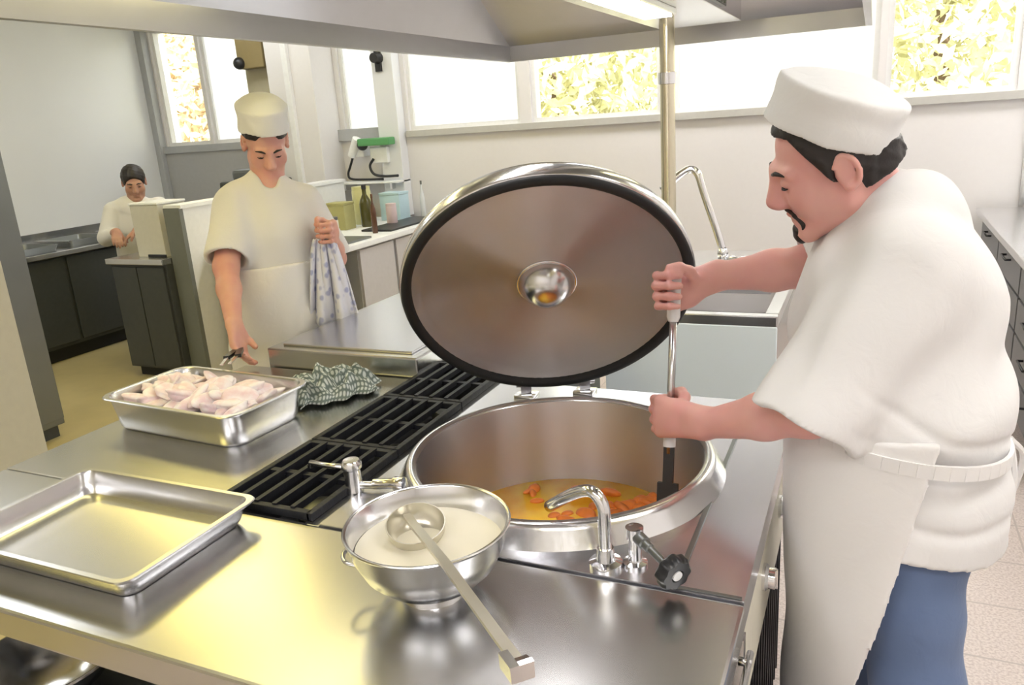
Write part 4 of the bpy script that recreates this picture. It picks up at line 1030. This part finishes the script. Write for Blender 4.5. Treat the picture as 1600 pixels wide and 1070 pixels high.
def shoe(parent, heel, toe):
    F = Field(np.minimum(heel, toe)-.08, np.maximum(heel, toe)+np.array([.08, .08, .14]), .006)
    h = np.array(heel, float); t = np.array(toe, float)
    F.ecap(h+[0, 0, .045], t+[0, 0, .035], (.036, .045), (.040, .032), (t-h)[[1, 0, 2]]*[-1, 1, 0]+1e-6, .02)
    F.cap(h+[0, 0, .05], h+[0, 0, .11], .042, .045, .02); F.planes([((0, 0, .0), (0, 0, -1))])
    field_obj('shoe', F, 'shoe_black', parent)

# ---------- cook with the paddle
c1 = empty('person', (.10, 1.60, 0), 'cook in white cap and jacket with goatee stirring the kettle with a paddle', 'person')
fd = np.array((-.975, -.22, 0.)); sd = np.array((-.22, .975, 0.))
H1 = Head((-.0656, 1.6544, 1.563), (-.9267, -.1247, -.3546), (-.3089, -.2846, .9075), 1.10)
P0, P1, P2, P3 = np.array((.080, 1.60, .90)), np.array((.070, 1.615, 1.08)), np.array((.054, 1.675, 1.27)), np.array((.046, 1.735, 1.39))
nk = np.array((.030, 1.725, 1.435)); nd = np.array((-.55, -.35, .75))
LS, LE, LWr, LH = (.070, 1.550, 1.37), (-.080, 1.436, 1.130), (-.285, 1.535, 1.042), (-.3775, 1.608, 1.024)
RS, RE, RWr, RH = (.020, 1.88, 1.37), (-.115, 1.855, 1.315), (-.300, 1.745, 1.312), (-.3815, 1.678, 1.290)
axp = np.array(ax_)
F = Field((-.47, 1.25, .80), (.36, 2.05, 1.74), .004)
F.ecap(P0, P1, (.15, .16), (.16, .165), fd); F.ecap(P1, P2, (.16, .165), (.145, .17), fd); F.ecap(P2, P3, (.145, .17), (.10, .16), fd)
F.cap(LS, RS, .06, .06, .04); F.cap(P3, nk, .075, .06, .04)
add_head(F, H1, nk, .057)
for S_, E_, Wr_ in ((LS, LE, LWr), (RS, RE, RWr)):
    F.cap(S_, E_, .058, .050, .03); m_ = np.array(E_)*.6+np.array(Wr_)*.4
    F.cap(E_, m_, .048, .045, .02); F.cap(m_, Wr_, .045, .030, .02)
grip_hand(F, LH, axp, np.array(LH)-np.array(LWr), (0, 1, 0), LWr, .0102, .027)
grip_hand(F, RH, axp, np.array((-1, -.35, 0)), (.3, -1, 0), RWr, .0102, .031)
body = field_obj('body', F, 'skin_front', c1)
eyes(H1, c1)
hair(H1, [hplane(H1, (0, .022, .0), (0, 1, -.5)), hplane(H1, (0, -.05, -.042), (0, -.25, -1)), hplane(H1, (0, 0, .085), (0, -.61, .79))], .010, 'hair_black', c1, .004,
     lambda F: [F.cap(H1.W(s*.076, .018, .02), H1.W(s*.073, .02, -.012), .010, .006, .006) for s in (1, -1)])
# fringe showing under the cap at the forehead
F = Field(H1.o-.17, H1.o+.17, .004)
F.ell(H1.W(0, -.010, .042), H1.R(.082, .107, .092), H1.ax, .01); F.wrinkle(.001, (170,), 2)
F.planes([hplane(H1, (0, .088, .088), (0, .3, -1)), hplane(H1, (0, .05, 0), (0, -1, 0)), hplane(H1, (0, .0, .085), (0, -.61, .79))]); field_obj('fringe', F, 'hair_black', c1)
F = Field(H1.o-.17, H1.o+.17, .003)   # moustache and goatee
for s in (1, -1):
    F.cap(H1.W(0, .100, -.053), H1.W(s*.024, .0905, -.062), .0042, .0042, .006); F.cap(H1.W(s*.024, .0905, -.062), H1.W(s*.030, .083, -.084), .0042, .0034, .006); F.cap(H1.W(s*.030, .083, -.084), H1.W(s*.014, .092, -.112), .0034, .007, .008)
F.ell(H1.W(0, .0935, -.108), H1.R(.022, .012, .020), H1.ax, .01); F.wrinkle(.0008, (220,), 4)
field_obj('goatee', F, 'hair_black', c1)
# cap: band following the tilted line, puffed flat crown
hb = H1.W(0, .0, .050); hu = H1.u*.79-H1.f*.61; hu /= np.linalg.norm(hu); hf = H1.f-hu*(H1.f@hu); hf /= np.linalg.norm(hf); hl = np.cross(hu, hf)
F = Field(H1.o-.22, H1.o+.26, .004)
F.ecap(hb, hb+hu*.085-hf*.004, (.124, .104), (.118, .106), hf, .01, None, False, 0., True)
F.ell(hb+hu*.078-hf*.006, (.117, .104, .034), np.array([hf, hl, hu]), .02)
F.wrinkle(.0016, (38, 61), 9)
F.ecap(hb-hu*.05, hb+hu*.05, (.116, .096), (.112, .097), hf, .004, None, True, 0., True)
field_obj('cap', F, 'cloth_hat', c1)
# jacket
F = Field((-.30, 1.24, .74), (.42, 2.08, 1.56), .005)
F.ecap(P0-[0, 0, .12], P1, (.205, .215), (.196, .20), fd, .03); F.ecap(P1-fd*-.006, P2, (.196, .20), (.184, .205), fd, .03); F.ecap(P2, P3+[.0, 0, .0], (.184, .205), (.138, .185), fd, .03)
F.cap(P3+fd*-.01, nk, .10, .078, .03)
cl = np.array((-.088, 1.404, 1.108)); LSa = np.array(LS)+[.0, .005, -.015]; dl = cl-LSa; dl /= np.linalg.norm(dl)
F.cap(LSa, cl+dl*.03, .118, .098, .035, [(cl, dl+np.array((.0, 0., -.12)))])
cr_ = np.array((-.125, 1.850, 1.320)); dr = cr_-np.array(RS); dr /= np.linalg.norm(dr)
F.cap(RS, cr_+dr*.03, .090, .072, .03, [(cr_, dr)])
F.wrinkle(.0030, (24, 37, 55), 21)
for zf, sl_, am in ((1.17, .62, .005), (1.09, .48, .006), (1.03, .30, .004), (.975, .38, .005)):   # pulled folds round the waist
    g_ = np.meshgrid(*F.ax, indexing='ij'); q_ = g_[2]-zf+sl_*(g_[0]-.05)+.02*np.sin(14*g_[0]+9*g_[1]); F.F += (am*np.exp(-(q_/.012)**2)*(g_[0] > -.02)*np.clip((g_[0]+.02)/.1, 0, 1)).astype(np.float32)
F.cap(cl+dl*.06, cl-dl*.012, .088, .084, .004, None, True); F.cap(cr_+dr*.06, cr_-dr*.01, .063, .060, .004, None, True)
F.cap(nk+nd*.03, nk+nd*.14, .062, .075, .008, None, True)
F.planes([((.08, 1.6, .868), (-.16, 0, -1))]); field_obj('jacket', F, 'cloth_white', c1)
F = Field(nk-.16, nk+.16, .004)
c_ = nk+nd*.045; prev = None; nx_ = np.cross(nd, (0, 0, 1.)); nx_ /= np.linalg.norm(nx_); ny_ = np.cross(nd/np.linalg.norm(nd), nx_)
for k in range(25):
    a = 2*PI*k/24; p = c_+nx_*.074*math.cos(a)+ny_*.074*math.sin(a)
    if prev is not None: F.cap(prev, p, .013, .013, .006)
    prev = p
field_obj('collar', F, 'cloth_white', c1)
# trousers
F = Field((-.10, 1.30, .02), (.34, 1.95, 1.02), .006)
F.ecap(P0+[0, 0, .03], P0-[0, 0, .06], (.16, .165), (.16, .165), fd, .03)
for s, kn, an in ((-1, (.145, 1.475, .50), (.20, 1.48, .05)), (1, (.10, 1.75, .50), (.12, 1.76, .05))):
    hpj = P0+sd*s*.085-[0, 0, .06]; F.cap(hpj, kn, .100, .082, .03); F.cap(kn, an, .082, .068, .03, [((0, 0, .045), (0, 0, -1))])
F.wrinkle(.002, (28, 45), 5); field_obj('trousers', F, 'denim', c1)
shoe(c1, (.22, 1.48, 0), (.03, 1.44, 0)); shoe(c1, (.14, 1.76, 0), (-.05, 1.72, 0))
# apron: wrap with a waist band
F = Field((-.24, 1.26, .28), (.38, 1.98, 1.16), .006)
Q0, Q1 = np.array((.078, 1.61, 1.085)), np.array((.070, 1.575, .32))
F.ecap(Q0, Q1, (.208, .214), (.195, .230), fd, .01, None, False, 0., True); F.wrinkle(.004, (17, 29), 31)
F.ecap(Q0+[0, 0, .05], Q1-[0, 0, .05], (.190, .196), (.180, .218), fd, .004, None, True)
n_ = fd.copy(); F.planes([(np.array((.118, 1.38, 1.0)), (.975, .22, -.22))])
field_obj('apron', F, 'cloth_apron', c1)
bm = bmesh.new(); P_ = []
for k in range(49):
    a = 2*PI*k/48; P_.append(Q0+fd*(.200+.016*math.cos(a))*math.cos(a)+sd*(.219-.004*math.cos(a))*math.sin(a)+np.array((0, 0, -.035+.02*math.cos(a))))
for a, b in zip(P_, P_[1:]): beam(bm, a, b, .007, .026)
wobj('apron_string', bm, 'cloth_apron', c1)
bm = bmesh.new(); kx = Vector(Q0-fd*.196+np.array((0, -.03, -.05))); tube(bm, smooth_path([kx, kx+Vector((.012, -.01, -.08)), kx+Vector((.006, -.012, -.20))], 5), [.006]*11, 6); tube(bm, smooth_path([kx, kx+Vector((.03, .03, -.05)), kx+Vector((.015, .035, -.15))], 5), [.006]*11, 6); wobj('apron_tie', bm, 'cloth_apron', c1)

# ---------- cook with tongs at the meat tray
c2_ = empty('person', (-2.2, 2.36, 0), 'cook in white cap and apron looking down, reaching tongs into the meat tray', 'person')
g = np.array((.75, -.66, 0.)); gl = np.array((.66, .75, 0.))
H2 = Head((-2.165, 2.435, 1.655), (.60, -.58, -.56), (0, 0, 1), 1.0)
A0, A1, A2, A3 = np.array((-2.20, 2.37, .92)), np.array((-2.19, 2.37, 1.10)), np.array((-2.185, 2.40, 1.29)), np.array((-2.185, 2.43, 1.44)); nk2 = np.array((-2.18, 2.43, 1.50))
RS2, RE2, RW2 = np.array((-2.255, 2.310, 1.425)), np.array((-2.180, 2.140, 1.225)), np.array((-2.035, 1.985, 1.050))
LS2, LE2, LW2 = np.array((-2.10, 2.53, 1.42)), np.array((-2.05, 2.62, 1.17)), np.array((-1.975, 2.515, 1.275))
F = Field((-2.48, 1.74, .82), (-1.76, 2.80, 1.84), .0055)
F.ecap(A0, A1, (.12, .16), (.12, .155), g); F.ecap(A1, A2, (.12, .155), (.115, .165), g); F.ecap(A2, A3, (.115, .165), (.08, .15), g)
F.cap(RS2, LS2, .055, .055, .04); F.cap(A3, nk2, .07, .056, .03); add_head(F, H2, nk2, .055)
for S_, E_, Wr_ in ((RS2, RE2, RW2), (LS2, LE2, LW2)):
    F.cap(S_, E_, .052, .046, .03); m_ = E_*.6+Wr_*.4; F.cap(E_, m_, .044, .042, .02); F.cap(m_, Wr_, .042, .028, .02)
open_hand(F, RW2, (.42, -.36, -.83), (.5, -.1, -.35), (.35, .75, .0), 1.05, .75)
grip_hand(F, LW2+np.array((.035, -.075, .03)), (0, 0, 1), (.45, -.9, .1), (-.9, -.4, 0), LW2, .0098, .027)
field_obj('body', F, 'skin_back', c2_); eyes(H2, c2_)
hair(H2, [hplane(H2, (0, .03, .045), (0, .3, -1)), hplane(H2, (0, .06, 0), (0, 1, -.15))], .008, 'hair_black', c2_, .005)
hb = H2.W(0, -.014, .060); hu = H2.u*.97-H2.f*.24; hu /= np.linalg.norm(hu); hf = H2.f-hu*(H2.f@hu); hf /= np.linalg.norm(hf); hl = np.cross(hu, hf)
F = Field(H2.o-.2, H2.o+.25, .005)
F.ecap(hb, hb+hu*.080, (.116, .094), (.108, .090), hf, .01, None, False, 0., True); F.ell(hb+hu*.078, (.107, .089, .045), np.array([hf, hl, hu]), .02); F.wrinkle(.002, (35, 58), 12)
F.ecap(hb-hu*.05, hb+hu*.05, (.107, .085), (.102, .084), hf, .004, None, True, 0., True); field_obj('cap', F, 'cloth_hat', c2_)
F = Field((-2.52, 1.98, .80), (-1.86, 2.84, 1.58), .006)
F.ecap(A0-[0, 0, .06], A1, (.145, .165), (.15, .165), g, .03); F.ecap(A1, A2, (.15, .165), (.15, .17), g, .03); F.ecap(A2, A3, (.15, .17), (.105, .155), g, .03); F.cap(A3, nk2-[0, 0, .005], .09, .074, .03)
for S_, E_, t_, ra, rb in ((RS2, RE2, .88, .082, .078), (LS2, LE2, .95, .075, .068)):
    d_2 = (E_-S_)/np.linalg.norm(E_-S_); c_2 = S_+(E_-S_)*t_; F.cap(S_, c_2+d_2*.03, ra, rb, .03, [(c_2, d_2)])
F.wrinkle(.0035, (25, 40), 41)
for S_, E_, t_, rb in ((RS2, RE2, .88, .066), (LS2, LE2, .95, .058)):
    d_2 = (E_-S_)/np.linalg.norm(E_-S_); c_2 = S_+(E_-S_)*t_; F.cap(c_2-d_2*.01, c_2+d_2*.06, rb, rb, .004, None, True)
F.cap(nk2+g*.02+[0, 0, .05], nk2+g*.07+[0, 0, .015], .05, .03, .01, None, True)
field_obj('jacket', F, 'cloth_white', c2_)
F = Field((-2.45, 2.05, .40), (-1.9, 2.65, 1.26), .006)
B0, B1 = A1+[0, 0, .10], np.array((-2.19, 2.36, .42))
F.ecap(B0, B1, (.170, .180), (.175, .205), g, .01, None, False, 0., True); F.wrinkle(.005, (18, 30), 8); F.ecap(B0+[0, 0, .06], B1-[0, 0, .06], (.150, .162), (.158, .188), g, .004, None, True); F.planes([(A1-g*.04, -g)])
field_obj('apron', F, 'cloth_apron', c2_)
F = Field((-2.48, 2.1, .02), (-1.95, 2.66, 1.0), .008)
F.ecap(A0, A0-[0, 0, .08], (.13, .175), (.13, .175), g, .03)
for s in (-1, 1): F.cap(A0+gl*s*.09-[0, 0, .06], A0+gl*s*.10+[0, 0, -.87], .10, .07, .03, [((0, 0, .04), (0, 0, -1))])
field_obj('trousers', F, 'cloth_white', c2_)
for s in (-1, 1):
    h_ = A0+gl*s*.10-g*.02; h_[2] = 0; shoe(c2_, h_, h_+g*.17)
# tongs
tg = empty('serving_tongs', (-1.93, 1.87, .95), 'black handled tongs held over the meat tray', 'tongs')
ta = RW2+np.array((.070, -.075, -.070)); tb = np.array((-1.80, 1.69, 1.015))
for s in (-1, 1):
    bm = bmesh.new(); o_ = np.array((.66, .75, 0))*s; beam(bm, ta+(ta-tb)*.15+o_*.006, ta*.55+tb*.45+o_*.018, .020, .012); wobj('grip', bm, 'black_plastic', tg)
    bm = bmesh.new(); beam(bm, ta*.55+tb*.45+o_*.016, tb+o_*.012, .010, .004); wobj('arm', bm, 'steel_bright', tg)
# towel in the other hand
def towel_mat():
    m, nt, b = newmat('towel_print'); b.inputs['Roughness'].default_value = .9
    tc = nt.nodes.new('ShaderNodeTexCoord'); vo = nt.nodes.new('ShaderNodeTexVoronoi'); vo.inputs['Scale'].default_value = 28
    cr = nt.nodes.new('ShaderNodeValToRGB'); e = cr.color_ramp.elements; e[0].position = .22; e[0].color = (.42, .45, .68, 1); e[1].position = .4; e[1].color = (.74, .75, .86, 1)
    nt.links.new(tc.outputs['Object'], vo.inputs['Vector']); nt.links.new(vo.outputs['Distance'], cr.inputs['Fac']); nt.links.new(cr.outputs['Color'], b.inputs['Base Color'])
towel_mat()
def towfn(u, v):
    t = .5-v; w = .035+.065*t**.7
    return Vector((u*w*2, .018*math.sin(16*u+2*t)*(.4+t)+.01*math.sin(30*u), -t*.34))
bm = crumple(1, 1, 40, 24, 2, towfn)
tw = obj('kitchen_towel', bm, 'towel_print', None, True); tw.location = (-1.945, 2.430, 1.285); tw.rotation_euler = (0, 0, math.radians(35)); md = tw.modifiers.new('thick', 'SOLIDIFY'); md.thickness = .006
tag(tw, 'white towel with blue print hanging from the hand of the cook with tongs', 'towel')

for o_ in (c2_, tg, tw): o_.location += Vector((.022, .024, 0))
# ---------- dark haired cook at the far left
c3 = empty('person', (-5.35, 4.45, 0), 'dark haired cook in white coat at the far left bench, behind the white box', 'person')
g3 = np.array((.62, -.75, -.0)); g3 /= np.linalg.norm(g3); l3 = np.array((.77, .63, 0))
H3 = Head((-5.20, 4.42, 1.405), (.72, -.62, -.35), (0, 0, 1), 1.0)
D0, D1, D2 = np.array((-5.36, 4.50, .88)), np.array((-5.30, 4.46, 1.08)), np.array((-5.24, 4.43, 1.20)); nk3 = np.array((-5.22, 4.43, 1.275))
F = Field((-5.62, 4.0, .70), (-4.85, 4.8, 1.58), .0055)
F.ecap(D0, D1, (.11, .15), (.11, .15), g3); F.ecap(D1, D2, (.11, .15), (.08, .15), g3); F.cap(D2, nk3, .07, .055, .03); add_head(F, H3, nk3, .052)
R3, E3, W3 = D2-l3*.17, np.array((-5.38, 4.22, 1.00)), np.array((-5.20, 4.17, 1.06))
L3, E4, W4 = D2+l3*.17, np.array((-5.0, 4.42, .99)), np.array((-5.06, 4.24, 1.06))
for S_, E_, Wr_ in ((R3, E3, W3), (L3, E4, W4)):
    F.cap(S_, E_, .05, .043, .03); F.cap(E_, Wr_, .042, .028, .02); open_hand(F, Wr_, (.35, -.3, -.35) if S_ is R3 else (-.3, -.35, -.3), (0, 0, -1), (.5, .4, 0), .95, .8)
field_obj('body', F, 'skin_far', c3); eyes(H3, c3)
hair(H3, [hplane(H3, (0, .046, .0), (0, 1, -.60)), hplane(H3, (0, -.02, -.028), (0, -.2, -1))], .012, 'hair_black', c3, .005)
F = Field((-5.66, 4.0, .66), (-4.82, 4.84, 1.36), .008)
F.ecap(D0-[0, 0, .08], D1, (.145, .185), (.14, .18), g3, .03); F.ecap(D1, D2, (.14, .18), (.10, .17), g3, .03); F.cap(D2, nk3-[0, 0, .03], .085, .065, .03)
for S_, E_, Wr_ in ((R3, E3, W3), (L3, E4, W4)):
    F.cap(S_, E_, .075, .060, .03); q_ = E_*.35+Wr_*.65; F.cap(E_, q_, .058, .05, .02)
F.wrinkle(.004, (22, 36), 14); field_obj('coat', F, 'cloth_white', c3)
F = Field((-5.66, 4.2, .02), (-5.0, 4.8, .96), .01)
F.ecap(D0, D0-[0, 0, .10], (.125, .17), (.125, .17), g3, .03)
for s in (-1, 1): F.cap(D0+l3*s*.09-[0, 0, .08], D0+l3*s*.10+[0, 0, -.83], .095, .07, .03, [((0, 0, .04), (0, 0, -1))])
field_obj('trousers', F, 'trousers_dark', c3)
for s in (-1, 1):
    h_ = D0+l3*s*.10-g3*.02; h_[2] = 0; shoe(c3, h_, h_+g3*.17)
# ------------------------------------------------------------------ sun, sky, camera
W = bpy.data.worlds.new('sky'); SC.world = W; W.use_nodes = True
bg = W.node_tree.nodes['Background']; bg.inputs[0].default_value = (.93, .97, 1., 1); bg.inputs[1].default_value = 5.0
sun = bpy.data.lights.new('sun', 'SUN'); sun.energy = 6; sun.angle = .02; sun.color = (1, .95, .84)
so = bpy.data.objects.new('sun', sun); COL.objects.link(so); so.rotation_euler = (math.radians(50), 0, math.radians(-20)); so.location = (0, -3, 8)
cam = bpy.data.cameras.new('camera'); co = bpy.data.objects.new('camera', cam); COL.objects.link(co)
cam.sensor_fit = 'HORIZONTAL'; cam.sensor_width = 36; cam.lens = 1218.5/1600*36; cam.clip_start = .02; cam.clip_end = 200
yaw, pit, rol = (math.radians(v) for v in (25.08, 15.96, -3.98))
cy, sy, cp, sp = math.cos(yaw), math.sin(yaw), math.cos(pit), math.sin(pit)
Fw = Vector((-sy*cp, cy*cp, -sp)); Rt = Vector((cy, sy, 0)); Up = Rt.cross(Fw)
r2 = Rt*math.cos(rol)+Up*math.sin(rol); u2 = -Rt*math.sin(rol)+Up*math.cos(rol)
co.matrix_world = Matrix(((r2.x, u2.x, -Fw.x, 0), (r2.y, u2.y, -Fw.y, 0), (r2.z, u2.z, -Fw.z, 1.68), (0, 0, 0, 1)))
SC.camera = co
vs = SC.view_settings
vs.view_transform = 'Standard'; vs.look = 'None'; vs.exposure = .35; vs.gamma = 1; vs.use_curve_mapping = False
